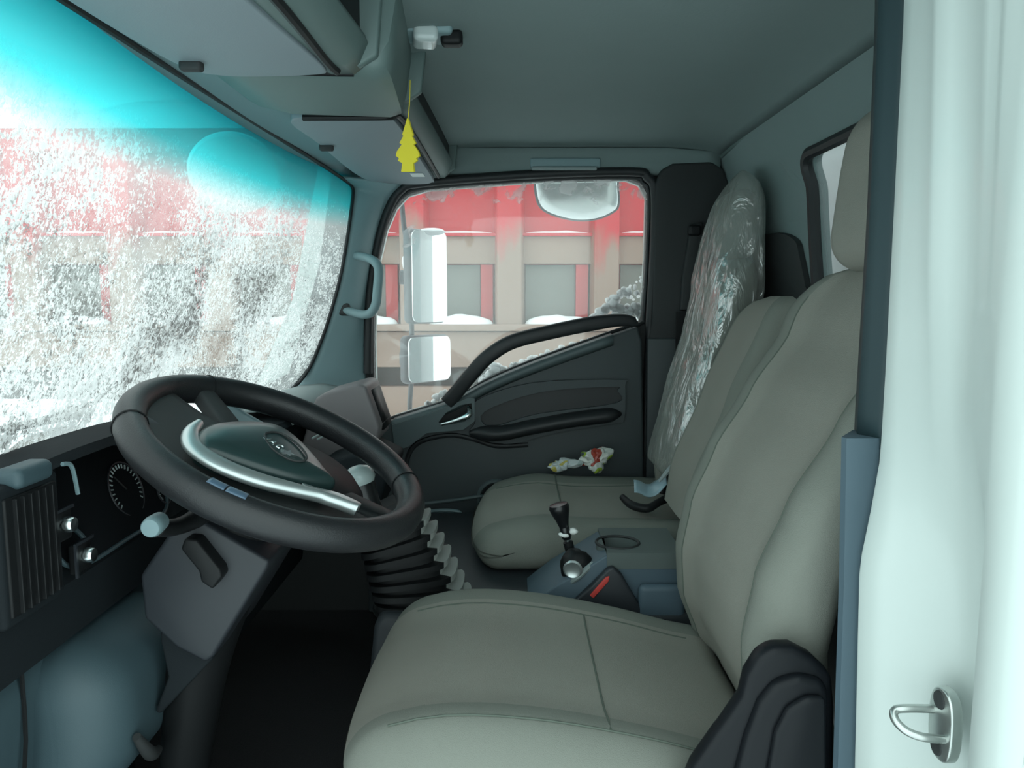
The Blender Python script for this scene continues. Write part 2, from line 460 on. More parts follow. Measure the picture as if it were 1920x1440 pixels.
tag(link('snow_on_ledges', bm, M['snow']), 'white snow lying in humps on the ledges of the red truck', 'snow', kind='stuff')
bm = bmesh.new()
nx = 90
g_ = [[bm.verts.new(V(X0+(X1-X0)*i/nx, TY+y, zt+.02+(0 if j in (0, 5) else .15+.06*noise.noise(Vector((i*.25, j*.5, 0)))))) for j, y in enumerate((0, .04, .3, .8, 1.2, 1.55))] for i in range(nx+1)]
for i in range(nx):
    for j in range(5): bm.faces.new((g_[i][j], g_[i+1][j], g_[i+1][j+1], g_[i][j+1]))
tag(link('snow_load', bm, M['snow'], solid=.02), 'white snow heaped along the top of the red truck body', 'snow', kind='stuff')

# cargo body behind the cab
cb = root('cargo_body', V(1.6, 1.4, -1.0), 'pale box body wall of this truck seen through the rear cab window', 'cargo body')
prism('front_wall', [V(.98, .45, -.9), V(.98, 2.5, -.9), V(.98, 2.5, .75), V(.98, .45, .75)], (1.2, 0, 0), M['cargo'], cb, bev=.01)
for y in (.9, 1.4, 1.9):
    prism('wall_rib', [V(.979, y, -.88), V(.979, y+.04, -.88), V(.979, y+.04, .73), V(.979, y, .73)], (-.02, 0, 0), M['cargo'], cb, bev=.004)

# ================================================================ CAB SHELL
ZF = -.95
structure(prism('floor', [V(-.8, .6, ZF), V(.68, .6, ZF), V(.68, 2.2, ZF), V(-.8, 2.2, ZF)], (0, 0, -.05), M['carpet']))
structure(prism('roof', [V(-.56, .5, .5), V(.74, .5, .5), V(.74, 2.32, .5), V(-.56, 2.32, .5)], (0, 0, .04), M['white'], bev=.015))
# lower front bulkhead
structure(prism('wall_front', [V(-.86, .55, -1.2), V(-.86, 2.3, -1.2), V(-.86, 2.3, -.36), V(-.86, .55, -.36)], (.05, 0, 0), M['white']))
# headliner: one domed sheet down to the far side rail
def zc(x, y):
    e = 1-max(0, abs(y-1.4)-.55)**2/.25**2*.35 if abs(y-1.4) > .55 else 1
    base = .425+.022*e
    if x < -.05: base -= .06*((-.05-x)/.4)**1.5
    if x > .45: base -= .028*((x-.45)/.15)**2
    return base
rows = []
for i in range(31):
    x = -.44+(.60+.44)*i/30
    r = [V(x, .5+1.66*j/34, zc(x, .5+1.66*j/34)) for j in range(35)]
    r += [V(x, 2.185, zc(x, 2.16)-.008), V(x, 2.2, zc(x, 2.16)-.03)]
    rows.append(r)
cl = structure(sheet('ceiling', rows, M['liner'], thick=.012, off=1))
tube('ceiling_piping', [V(.592, 2.17, .40), V(.596, 1.9, .412), V(.597, 1.4, .415), V(.597, .9, .415), V(.597, .55, .413)], .006, M['console_oh'], cl, n=24)
for (px, py, r) in ((990, 72, .006), (1010, 210, .006)):
    zz = .44; Y = zz/(ray(px, py).z)*ray(px, py).y; p = P(px, py, Y); p.z = EYE+zc(p.x, p.y)
    lathe('trim_clip', [(.001, -.006), (r, -.005), (r*1.2, .004)], p, (0, 0, 1), M['console_oh'], cl, seg=14)
for (px, py, a, b) in ((1480, 92, .028, .010), (1385, 188, .045, .014), (1290, 266, .02, .010)):
    zz = .436; Y = zz/(ray(px, py).z)*ray(px, py).y; p = P(px, py, Y); p.z = EYE+zc(p.x, p.y)-.001
    pl = rbox('trim_plate', p, (a*2, b*2, .008), .003, M['console_oh'], cl, m=2)
    for s in (-1, 1):
        lathe('plate_screw', [(.001, -.008), (.006, -.007), (.006, .0)], p+Vector((s*a*.6, 0, 0)), (0, 0, 1), M['bdark'], pl, seg=10)

# header between windscreen and headliner
rows = []
for j in range(31):
    Y = .5+1.66*j/30
    rows.append([V(wsx(Y, .333)+.004, Y, .333), V(wsx(Y, .333)+.02, Y, .345), V(-.445, Y, .352), V(-.41, Y, .36), V(-.38, Y, .39), V(-.37, Y, .43)])
structure(sheet('trim_1', rows, M['trim'], thick=.008, off=1))

# windscreen
ws = sroot('window_1', V(-.55, 1.35, -.33))
rows = []
for i in range(25):
    z = .345-.72*i/24
    rows.append([V(wsx(Y, z), Y, z) for Y in [.52+1.62*j/40 for j in range(41)]])
sheet('windscreen_glass', rows, M['glass_ws'], ws, thick=.004, off=0)
edge = [(-60, -114), (120, 1), (300, 117), (480, 232), (600, 307), (645, 337), (660, 350), (661, 372), (652, 440), (638, 520), (616, 600), (598, 650), (580, 690), (556, 722), (520, 745), (440, 775)]
tube('rubber_gasket', [WS(a, b, .012) for a, b in edge], .0048, M['seal'], ws, n=90, seg=8)

# far A pillar trim from gasket to door frame
pe = [(640, 332), (661, 350), (662, 372), (653, 440), (639, 520), (617, 600), (599, 650), (581, 690), (557, 724), (530, 744), (500, 758)]
pd = [(760, 345), (738, 368), (722, 395), (706, 440), (695, 500), (687, 560), (683, 620), (681, 680), (681, 730), (682, 780), (684, 830)]
A_ = crv([WS(a, b, .010) for a, b in pe], 40); B_ = crv([P(a, b, 2.185) for a, b in pd], 40)
rows = []
for a, b in zip(A_, B_):
    r = [a+Vector((-.0, .012, -.0)), a]
    for t in (.15, .35, .55, .75, .92):
        c = a.lerp(b, t); c += Vector((.012, -.012, 0))*math.sin(math.pi*t); r.append(c)
    r.append(b); r.append(b+Vector((.004, .03, 0))); rows.append(r)
structure(sheet('pillar_front', rows, M['trim'], thick=.006, off=0))
# grab handle on the pillar
gh = root('grab_handle', P(655, 590, 2.12), 'grey plastic grab handle on the pillar between windscreen and door window', 'handle')
pts = [P(655, 478, 2.12), P(690, 484, 2.08), P(709, 500, 2.06), P(708, 540, 2.055), P(703, 575, 2.06), P(685, 590, 2.08), P(642, 580, 2.12)]
tube('grip', pts, [.011, .012, .013, .013, .013, .012, .011], M['trim'], gh, n=40, seg=12)
for (a, b) in ((660, 477), (645, 580)):
    rbox('mount', P(a, b, 2.12), (.035, .03, .035), .008, M['bdark'], gh, m=2)

# far side wall with the window opening
win = [(697, 640), (699, 560), (706, 490), (720, 430), (738, 388), (760, 364), (800, 352), (1000, 337), (1180, 333), (1204, 342), (1217, 366), (1214, 480), (1207, 590), (1203, 606), (1150, 622), (1000, 676), (915, 712), (850, 748), (735, 784), (712, 800), (700, 760)]
YW = 2.2
wp = [P(a, b, YW) for a, b in win]
outer = [V(-.84, YW, -1.0), V(.68, YW, -1.0), V(.68, YW, .47), V(-.5, YW, .47), V(-.56, YW, .1), V(-.66, YW, -.22), V(-.84, YW, -.3)]
sw = structure(holed('wall_right', outer, [wp], (0, .05, 0), M['bdark'], smooth=0))
# outer skin
outer2 = [V(-.84, YW+.06, -1.4), V(.74, YW+.06, -1.4), V(.74, YW+.06, .52), V(-.54, YW+.06, .52), V(-.66, YW+.06, .0), V(-.84, YW+.06, -.4)]
structure(holed('wall_outside', outer2, [[p+Vector((0, .06, 0)) for p in wp]], (0, .02, 0), M['white'], smooth=0))
# inner rail above the door
rows = []
for i in range(25):
    px = 690+i*(1350-690)/24
    ytop = 283 if px < 1250 else 283+(px-1250)*.08
    rows.append([P(px, ytop-6, 2.165), P(px, ytop+6, 2.175), P(px, ytop+22, 2.178), P(px, ytop+40, 2.185), P(px, max(ytop+46, 326), 2.199)])
structure(sheet('trim_2', rows, M['liner'], thick=.006, off=0))
rail = root('roof_grab_recess', P(1060, 312, 2.17), 'shallow grey grab recess in the roof rail above the door window', 'handle')
rbox('recess_plate', P(1060, 306, 2.178), (.20, .02, .028), .006, M['trim'], rail, m=2)
rbox('recess_lip', P(1058, 316, 2.166), (.185, .014, .010), .004, M['cream'], rail, m=2)

# door 1: inner panel, seal, glass and fittings
dr = sroot('door_1', V(0, YW, -.9))
seal = [(690, 700), (691, 600), (698, 510), (712, 440), (730, 388), (752, 356), (792, 343), (1000, 327), (1185, 322), (1214, 333), (1228, 362), (1226, 480), (1219, 600), (1213, 760), (1208, 900)]
tube('door_seal', [P(a, b, 2.18) for a, b in seal], .013, M['seal'], dr, n=90, seg=10)
fr = [P(a, b, 2.2) for a, b in win]
tube('window_channel', crv(fr, 120, True), .006, M['seal'], dr, closed=True, seg=8)
gl_ = [p+Vector((0, .018, 0)) for p in fr]
g1 = sroot('window_2', P(960, 600, 2.218)); prism('door_glass', gl_, (0, .004, 0), M['glass_door'], g1, smooth=0)
# panel body under the sill (solid, with sloping top)
top = [(690, 800), (735, 789), (790, 772), (850, 752), (915, 718), (1000, 682), (1150, 628), (1196, 612), (1204, 640)]
lower = [(1208, 900), (1206, 1150), (690, 1150)]
bodyp = [P(a, b, 2.14) for a, b in top+lower]
pn = prism('door_panel', bodyp, (0, .055, 0), M['door'], dr, bev=.008)
# lighter upper capping along the sill
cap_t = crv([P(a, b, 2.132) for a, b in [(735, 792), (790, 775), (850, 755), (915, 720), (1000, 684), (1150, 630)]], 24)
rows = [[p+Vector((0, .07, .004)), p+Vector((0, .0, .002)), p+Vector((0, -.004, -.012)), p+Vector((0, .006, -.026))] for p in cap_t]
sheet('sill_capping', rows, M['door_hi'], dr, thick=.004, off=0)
# front block around the latch
blk = [(735, 797), (800, 778), (880, 745), (890, 748), (890, 790), (868, 806), (800, 812), (765, 838), (740, 845)]
latch = [(822, 792), (836, 774), (862, 760), (884, 756), (886, 776), (872, 790), (845, 796)]
holed('latch_surround', [P(a, b, 2.118) for a, b in blk], [[P(a, b, 2.118) for a, b in latch]], (0, .026, 0), M['door_hi'], dr, smooth=20)
prism('latch_cup', [P(a, b, 2.136) for a, b in latch], (0, .01, 0), M['black'], dr)
tube('latch_lever', [P(878, 762, 2.125), P(880, 775, 2.112), P(872, 782, 2.108), P(850, 790, 2.108), P(827, 796, 2.110)], [.004, .009, .009, .006, .004], M['chrome'], dr, n=20, seg=12)
# pull bar crossing the window
pull = [(838, 756), (862, 728), (885, 700), (915, 668), (960, 640), (1030, 622), (1110, 606), (1165, 600), (1194, 607)]
secs = []
cp_ = crv([P(a, b, 2.13) for a, b in pull], 50)
for i, c in enumerate(cp_):
    t = i/49; a = cp_[max(0, i-1)]; b = cp_[min(49, i+1)]; d = (b-a).normalized(); n_ = Vector((-d.z, 0, d.x))
    hw = .021 if t < .75 else .021-.006*((t-.75)/.25)
    if t > .97: hw *= .55
    off = -.028*math.sin(math.pi*t)
    secs.append([c+n_*hw*math.copysign(abs(math.cos(q))**.7, math.cos(q))+Vector((0, off+.016*math.copysign(abs(math.sin(q))**.7, math.sin(q)), 0)) for q in [2*math.pi*k/16 for k in range(16)]])
loft('pull_handle', secs, M['door_dark'], dr, smooth=50)
# armrest with recess
arm = [(893, 752), (1000, 718), (1165, 712), (1172, 722), (1170, 786), (1150, 794), (1040, 812), (960, 832), (915, 826), (880, 812), (892, 790)]
rec = [(908, 772), (1010, 736), (1150, 725), (1158, 733), (1156, 756), (1010, 776), (920, 800)]
holed('armrest_surround', crv([P(a, b, 2.122) for a, b in arm], 44, True), [crv([P(a, b, 2.122) for a, b in rec], 28, True)], (0, .022, 0), M['door'], dr, smooth=20)
prism('armrest_recess', crv([P(a, b, 2.134) for a, b in rec], 28, True), (0, .01, 0), M['door_dark'], dr)
arm2 = [(800, 818), (870, 806), (920, 806), (1000, 790), (1100, 772), (1160, 764), (1172, 775), (1165, 792), (1080, 806), (990, 826), (940, 836), (900, 828), (860, 812), (810, 826)]
secs = []
pc = crv([P(a, b, 2.115) for a, b in [(880, 812), (940, 812), (1000, 800), (1080, 786), (1165, 776)]], 30)
for i, c in enumerate(pc):
    t = i/29; h = .022*min(1, 6*t+.25)*min(1, (1-t)*10+.2); dpt = .035*min(1, 5*t+.2)*min(1, (1-t)*10+.2)
    secs.append([c+Vector((0, -dpt*math.cos(q)*.9 if math.cos(q) > 0 else .02, h*math.sin(q))) for q in [2*math.pi*k/14 for k in range(14)]])
loft('armrest', secs, M['door_dark'], dr, smooth=60)
# moulded contour of the map pocket
mp_ = [(764, 900), (762, 868), (775, 838), (805, 822), (850, 816), (890, 824), (930, 836), (990, 834)]
tube('pocket_edge', [P(a, b, 2.136) for a, b in mp_], .007, M['door_dark'], dr, n=40, seg=8)
lathe('speaker_ring', [(.045, .006), (.048, 0), (.055, .001), (.058, .01)], P(930, 935, 2.132), (0, 1, 0), M['door_hi'], dr, seg=32)
lathe('speaker_grille', [(.002, 0), (.045, .002), (.045, .01)], P(930, 935, 2.134), (0, 1, 0), M['black'], dr, seg=32)
tube('bottle_pocket', [P(a, b, 2.115) for a, b in [(800, 962), (815, 958), (850, 958), (864, 964), (868, 985), (868, 1060)]], .006, M['bluegrey'], dr, n=24, seg=8)
prism('bottle_pocket_recess', [P(a, b, 2.125) for a, b in [(800, 964), (815, 961), (850, 961), (862, 968), (866, 1080), (800, 1080)]], (0, .012, 0), M['black'], dr)
tube('lower_crease', [P(a, b, 2.136) for a, b in [(790, 945), (850, 938), (905, 930)]], .006, M['door_hi'], dr, n=12, seg=8)

# snow on the outer sill and the rear corner of the glass
bm = bmesh.new()
def addlump(c, d, seed):
    q = bmesh.new(); bmesh.ops.create_icosphere(q, subdivisions=3, radius=1)
    for v in q.verts:
        p = Vector((v.co.x*d[0], v.co.y*d[1], v.co.z*d[2])); s = 1+.9*noise.noise(p*60+Vector((seed, seed*2, 0))); v.co = p*s+c
    me = bpy.data.meshes.new('tmp'); q.to_mesh(me); q.free(); bm.from_mesh(me); bpy.data.meshes.remove(me)
k = 0
for (a, b, n_, sz) in (((800, 760), (835, 737), 12, .011), ((905, 714), (940, 690), 12, .016), ((935, 697), (1130, 630), 50, .0085), ((1115, 592), (1180, 545), 26, .0125), ((1150, 575), (1205, 588), 26, .012), ((1175, 545), (1206, 520), 10, .006), ((1160, 590), (1206, 575), 22, .011), ((1180, 560), (1206, 548), 8, .007)):
    for i in range(n_):
        t = i/max(1, n_-1); k += 1
        c = P(a[0]+(b[0]-a[0])*t+random.uniform(-4, 4), a[1]+(b[1]-a[1])*t+random.uniform(-5, 5), 2.262+random.uniform(-.005, .02))
        s = sz*random.uniform(.5, 1.1); addlump(c, (s*1.1, s*.7, s), k)
tag(link('snow_on_sill', bm, M['sillsnow']), 'white crumbly snow stuck along the outer sill of the far door window', 'snow', kind='stuff')

# B pillar and belt trim on the far side
bp_ = [(1228, 345), (1240, 318), (1262, 306), (1335, 303), (1358, 318), (1376, 368), (1388, 470), (1392, 640), (1240, 652), (1214, 640), (1222, 600)]
p1 = structure(prism('pillar_right', [P(a, b, 2.165) for a, b in bp_], (0, .032, 0), M['bdark'], bev=.008))
low = [(1214, 634), (1330, 634), (1340, 1180), (1208, 1180)]
structure(prism('pillar_right_lower', [P(a, b, 2.155) for a, b in low], (0, .04, 0), M['door'], bev=.006))
bt = root('seat_belt_guide', P(1295, 560, 2.14), 'dark grey belt guide and webbing on pillar beside plastic wrapped seat', 'seat belt')
prism('guide_cover', [P(a, b, 2.14) for a, b in [(1296, 420), (1318, 415), (1318, 580), (1276, 582), (1280, 520)]], (0, .022, 0), M['bdark'], bt, bev=.005)
rbox('belt_anchor', P(1302, 432, 2.13), (.035, .025, .03), .008, M['black'], bt, m=2)
prism('webbing', [P(a, b, 2.135) for a, b in [(1268, 584), (1290, 584), (1286, 800), (1264, 800)]], (0, .004, 0), M['black'], bt)

# rear wall with window
def bx(z): return .60+.055*min(1, max(0, (.43-z)/.2))+.02*max(0, (.2-z))+.09*max(0, -.05-z)
def BW(y, z): return V(bx(z), y, z)
ro = [(.78, .30), (1.60, .30), (1.625, .285), (1.60, .10), (1.545, -.03), (1.52, -.06), (.78, -.06)]
rows = []
ys = [.72, .95, 1.2, 1.4, 1.545, 1.62, 1.75, 1.9, 2.05, 2.2]
# lay out the wall as a fan of quads round the opening
hole = crv([Vector((0, a, b)) for a, b in [(1.55, .30), (1.60, .299), (1.622, .28), (1.618, .24), (1.60, .13), (1.575, .02), (1.55, -.04), (1.52, -.055)]], 24)
hole = [(p.y, p.z) for p in hole]+[(1.2, -.06), (.95, -.06), (.80, -.05), (.78, .0), (.78, .24), (.80, .29), (.95, .30), (1.2, .30)]
bm = bmesh.new()
outr = [(.6, .43), (.6, -1.0), (2.2, -1.0), (2.2, .43)]
loops = []
def dens(L, n):
    o_ = []
    for i in range(len(L)):
        a, b = L[i], L[(i+1) % len(L)]
        for j in range(n): o_.append((a[0]+(b[0]-a[0])*j/n, a[1]+(b[1]-a[1])*j/n))
    return o_
for L_ in (dens(outr, 12), hole):
    vs = [bm.verts.new(BW(a, b)) for a, b in L_]
    for i in range(len(vs)): bm.edges.new((vs[i], vs[(i+1) % len(vs)]))
bmesh.ops.triangle_fill(bm, edges=bm.edges[:], use_beauty=True)
bmesh.ops.subdivide_edges(bm, edges=bm.edges[:], cuts=1)
for v in bm.verts:
    v.co.x = bx(v.co.z-EYE)
rw = structure(link('wall_back', bm, M['liner'], solid=.03, soff=0, smooth=0))
rg = sroot('window_3', V(.66, 1.2, -.06))
tube('window_gasket', [BW(a, b)+Vector((-.018, 0, 0)) for a, b in hole], .013, M['seal'], rg, closed=True, seg=8)
bm = bmesh.new(); bm.faces.new([bm.verts.new(BW(a, b)+Vector((.005, 0, 0))) for a, b in hole])
link('rear_glass', bm, M['glass_rear'], rg, solid=.004, soff=0, smooth=0)
# dark padded lower part of the rear wall
pts = [(1.655, .09), (1.69, .13), (1.80, .155), (2.0, .16), (2.18, .15), (2.18, -.9), (1.5, -.9), (1.55, -.1), (1.62, .03)]
bm = bmesh.new(); c_ = crv([Vector((0, a, b)) for a, b in pts], 60, True)
vs = [bm.verts.new(Vector((bx(p.z)-.022, p.y, p.z+EYE))) for p in c_]; 
bm.faces.new(vs)
structure(link('wall_back_lining', bm, M['bdark'], solid=.012, soff=0, smooth=0))
# corner filler where rear wall meets side and roof
structure(prism('pillar_back', [V(.64, 2.2, .43), V(.64, 2.12, .43), V(.68, 2.2, .43)], (0, 0, -1.4), M['liner']))

# ================================================================ NEAR SIDE: white door frame pillar
zs = [-.95, -.62, -.45, -.38, -.33, -.27, -.2, -.15, -.05, .1, .25, .42, .52]
def pyof(z): return 560-z*1400/.74
import bisect
def tab(y, T_):
    if y <= T_[0][0]: return T_[0][1]
    for (a, b), (c, d) in zip(T_, T_[1:]):
        if y <= c: return b+(d-b)*(y-a)/(c-a)
    return T_[-1][1]
def atx(T_, Y, z, dx=0):
    d = Y*CP-z*SP; y2 = 720-F*(Y*SP+z*CP)/d
    return V((tab(y2, T_)-960+dx)/F*d, Y, z)
colb = [(0, 1702), (400, 1682), (700, 1666), (860, 1656), (960, 1638), (1060, 1617), (1440, 1608)]
colc = [(0, 1762), (500, 1752), (800, 1762), (950, 1785), (1060, 1802), (1440, 1806)]
cold = [(0, 1850), (500, 1840), (800, 1830), (950, 1850), (1060, 1866), (1440, 1876)]
cola = [(0, 1654), (400, 1637), (810, 1612), (1440, 1600)]
rows = []
for z in [-.95+1.5*i/60 for i in range(61)]:
    y_ = 560-z*1400/.72
    def at(T_, Y):
        return atx(T_, Y, z)
    r = [at(colb, .80), at(colb, .785)]
    b = at(colb, .775); c = at(colc, .71); d = at(cold, .655)
    r += [b, b.lerp(c, .25)+Vector((.001, 0, 0)), b.lerp(c, .55)+Vector((.002, 0, 0)), b.lerp(c, .85)+Vector((.002, 0, 0)), c]
    fl = max(0, min(1, (z+.12)/.3))
    r += [c.lerp(d, .2)+Vector((.005, 0, 0)), c.lerp(d, .5)+Vector((.006, 0, 0)), c.lerp(d, .8)+Vector((.004, 0, 0)), d]
    e = V(.395, .60, z)
    for t in (.2, .35, .5, .65, .8): r.append(d.lerp(e, t)+Vector((-.002*math.sin(t*math.pi*4)*fl, 0, 0)))
    r += [e, V(.40, .575, z), V(.415, .56, z), V(.45, .552, z), V(.74, .55, z)]
    rows.append(r)
wpil = structure(sheet('pillar_left', rows, M['white'], thick=.006, off=0, smooth=35))
rows = []
for z in [-.16+.68*i/20 for i in range(21)]:
    def at(T_, Y, dx=0):
        return atx(T_, Y, z, dx)
    a = at(cola, .81); b = at(colb, .782, 3)
    rows.append([a+Vector((.02, .05, 0)), a+Vector((.004, .01, 0)), a, a.lerp(b, .3), a.lerp(b, .7), b, b+Vector((.01, 0, 0))])
structure(sheet('pillar_left_trim', rows, M['pillar'], thick=.006, off=0))
# blue grey lower cover
sec = []
L_ = [(810, 1577), (1100, 1572), (1440, 1561), (1900, 1545)]; R_ = [(810, 1652), (900, 1651), (960, 1634), (1060, 1617), (1440, 1609), (1900, 1600)]
for z in (-.148, -.2, -.25, -.3, -.36, -.45, -.6, -.9):
    Y = .785; a = atx(L_, Y, z); b = atx(R_, Y, z, 4)
    sec.append([a+Vector((.035, .05, 0)), a+Vector((.004, .008, 0)), a+Vector((.006, 0, 0)), b+Vector((-.004, 0, 0)), b+Vector((0, .004, 0)), b+Vector((.02, .05, 0))])
structure(loft('pillar_left_cover', sec, M['pillar_low'], smooth=50))
# rest of the near side, out of the picture but shaping the light: sill, roof rail, front pillar
structure(prism('wall_left_sill', [V(-.8, .6, -1.3), V(.40, .6, -1.3), V(.40, .6, -1.0), V(-.8, .6, -1.0)], (0, .12, 0), M['white'], bev=.01))
structure(prism('wall_left_rail', [V(-.56, .56, .44), V(.40, .56, .44), V(.40, .56, .52), V(-.56, .56, .52)], (0, .08, 0), M['white'], bev=.01))
structure(prism('wall_left', [V(.40, .56, -1.3), V(.74, .56, -1.3), V(.74, .56, .52), V(.42, .56, .52)], (0, .02, 0), M['white']))
structure(prism('pillar_left_front', [V(-.60, .56, .5), V(-.54, .56, .5), V(-.70, .56, -.33), V(-.80, .56, -.33)], (0, .08, 0), M['white'], bev=.01))

# door striker
stc = P(1748, 1345, .70)
st = root('door_striker', stc, 'steel U shaped door striker bolted to the white door pillar', 'door striker')
xs_ = stc.x
ol = []
for i in range(32):
    q = 2*math.pi*i/32
    ol.append(Vector((xs_, .688+.020*math.copysign(abs(math.cos(q))**.8, math.cos(q)), stc.z+.037*math.copysign(abs(math.sin(q))**.75, math.sin(q)))))
prism('base_plate', ol, (.012, 0, 0), M['steel'], st, bev=.0025)
for s in (1, -1):
    lathe('bolt', [(.0015, -.001), (.005, -.0015), (.0085, -.0005), (.0105, .004)], Vector((xs_-.001, .690, stc.z+s*.024)), (1, 0, 0), M['bdark'], st, seg=18)
tube('striker_loop', [Vector((xs_+.004, .700, stc.z+.009)), Vector((xs_-.022, .704, stc.z+.007)), Vector((xs_-.034, .706, stc.z+.004)), Vector((xs_-.037, .700, stc.z-.002)), Vector((xs_-.031, .690, stc.z-.008)), Vector((xs_-.018, .682, stc.z-.010)), Vector((xs_+.004, .678, stc.z-.010))], .0042, M['steel'], st, n=32, seg=12)

# ================================================================ OVERHEAD SHELF AND VISORS
sh = root('overhead_shelf', V(-.3, 1.35, .33), 'grey overhead storage shelf above the windscreen with open trays', 'shelf')
def tray(y0, y1, xl0, xl1, nm, dz=0):
    rows = []
    for j in range(13):
        y = y0+(y1-y0)*j/12; xl = xl0+(xl1-xl0)*j/12
        e = min(1, min(j, 12-j)/1.0+.0)
        rows.append([V(-.41, y, .362), V(-.40, y, .350), V(xl-.04, y, .340-dz), V(xl-.012, y, .341-dz), V(xl, y, .350-dz), V(xl+.012, y, .375-dz), V(xl+.009, y, .384-dz), V(xl-.002, y, .378-dz), V(xl-.012, y, .356-dz), V(-.36, y, .362)])
    t_ = sheet(nm, rows, M['console_oh'], sh, thick=.004, off=0, smooth=60)
    return t_
tray(1.37, 2.16, -.195, -.178, 'tray'); tray(.5, 1.08, -.245, -.208, 'tray', .03)
for y0 in (2.13, 1.355, 1.06):
    xl = -.165 if y0 > 1.1 else -.19
    prism('tray_end', [V(-.40, y0, .352), V(xl-.02, y0, .343 if y0 > 1.1 else .315), V(xl+.006, y0, .36 if y0 > 1.1 else .33), V(xl+.016, y0, .44), V(-.40, y0, .44)], (0, .018, 0), M['console_oh'], sh, bev=.004)
prism('shelf_shade_board', [V(-.37, .5, .435), V(-.36, .5, .36), V(-.36, 2.14, .36), V(-.37, 2.14, .435)], (.006, 0, 0), M['black'], sh)  # black board painting in the shade at the back of the shelf
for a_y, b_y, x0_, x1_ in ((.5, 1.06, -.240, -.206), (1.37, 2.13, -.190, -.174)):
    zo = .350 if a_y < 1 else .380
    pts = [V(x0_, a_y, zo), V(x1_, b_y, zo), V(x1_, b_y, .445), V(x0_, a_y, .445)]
    prism('tray_shade', pts, (-.03, 0, 0), M['black'], sh)  # black slab stands in for the shade inside the tray
sec = []
for i, y in enumerate([1.075, 1.085, 1.12, 1.2, 1.3, 1.345, 1.362]):
    ins = [.014, .004, 0, 0, 0, .003, .008][i]
    xr_ = -.163-.02*(y-1.075)/.29
    sec.append([V(-.455+ins, y, .352), V(-.44+ins, y, .330+ins*.5), V(-.38, y, .316+ins), V(xr_-.03, y, .311+ins), V(xr_-.008-ins, y, .317+ins), V(xr_-ins*.5, y, .352), V(xr_+.01, y, .44), V(-.42, y, .44)])
loft('center_box', sec, M['console_oh'], sh, smooth=50)
def visor(name, corners, label, zz, thick=.014):
    rt = root(name, Vector((sum(c[0] for c in corners)/len(corners), sum(c[1] for c in corners)/len(corners), EYE+zz)), label, 'sun visor', 'sun visors under the overhead shelf')
    pts = crv([V(a, b, zz) for a, b in corners], 60, True)
    prism('visor_panel', pts, (0, 0, -thick), M['visor'], rt, bev=.004)
    return rt
v1 = visor('sun_visor', [(-.44, .50), (-.25, .50), (-.278, .70), (-.268, .85), (-.252, .99), (-.250, 1.045), (-.262, 1.062), (-.33, 1.072), (-.40, 1.068), (-.435, 1.03), (-.452, .9), (-.458, .7)], 'large grey sun visor on the driver side at the top of the windscreen', .318)
v2 = visor('sun_visor', [(-.395, 1.385), (-.25, 1.375), (-.222, 1.385), (-.212, 1.43), (-.212, 1.7), (-.214, 2.08), (-.222, 2.12), (-.25, 2.15), (-.33, 2.15), (-.385, 2.10), (-.405, 1.95), (-.402, 1.6)], 'grey sun visor on the passenger side behind the yellow air freshener', .334)
for vr, (a, b), Y in ((v1, (358, 102), 1.01), (v2, (612, 272), 1.62)):
    p = P(a, b, Y); p.z = EYE+(.300 if Y < 1.2 else .316)
    rbox('pivot_clip', p, (.03, .016, .014), .005, M['bdark'], vr, m=2)
# dark gap line round the visors
tube('visor_gap', [V(-.37, 1.366, .318), V(-.25, 1.364, .318), V(-.215, 1.370, .320), V(-.203, 1.41, .328), V(-.202, 1.7, .334), V(-.204, 2.12, .336)], .0055, M['black'], sh, n=40, seg=8)
tube('visor_gap', [V(-.262, .5, .307), V(-.244, .8, .307), V(-.242, 1.0, .307), V(-.238, 1.055, .307)], .006, M['black'], sh, n=30, seg=8)
tube('visor_gap', [V(-.34, 1.076, .314), V(-.28, 1.076, .311), V(-.22, 1.08, .311)], .0045, M['black'], sh, n=16, seg=8)
rbox('label_sticker', V(-.245, 1.985, .3185), (.034, .05, .002), .0008, M['paper'], v2, m=1)

# interior lamp
lp = root('roof_lamp', P(795, 88, 1.27), 'small glossy interior lamp with a dark switch on the headliner', 'lamp')
p = P(778, 82, 1.275); p.z = EYE+.433
rbox('lamp_base', p, (.12, .07, .020), .008, M['trim'], lp, rot=Matrix.Rotation(.15, 3, 'Z'), m=3)
rbox('lamp_lens', p+Vector((.018, -.010, -.012)), (.04, .055, .026), .009, M['lens'], lp, rot=Matrix.Rotation(.15, 3, 'Z'), m=3)
rbox('lamp_switch', p+Vector((.060, .004, -.010)), (.036, .03, .024), .008, M['black'], lp, m=2)
lathe('lamp_screw', [(.001, -.002), (.004, -.001), (.004, .004)], p+Vector((-.036, -.012, -.010)), (0, 0, 1), M['bdark'], lp, seg=10)

# air freshener
af = root('air_freshener', P(768, 160, 1.30), 'yellow tree shaped air freshener hanging from the overhead shelf corner', 'air freshener')
half = [(0, 222), (5, 240), (9, 252), (7, 255), (14, 268), (10, 271), (19, 284), (21, 292), (15, 297), (17, 301), (9, 306), (11, 322)]
cx_ = 767
pts = [P(cx_-2+a, b, 1.30) for a, b in half]+[P(cx_-4-a, b, 1.30) for a, b in half[::-1]]
prism('card', pts, (.002, .003, 0), M['yellow'], af, smooth=20)
tube('string', [P(769, 150, 1.30), P(768, 190, 1.30), P(765, 224, 1.30)], .0008, M['yellow'], af, n=8, seg=6)

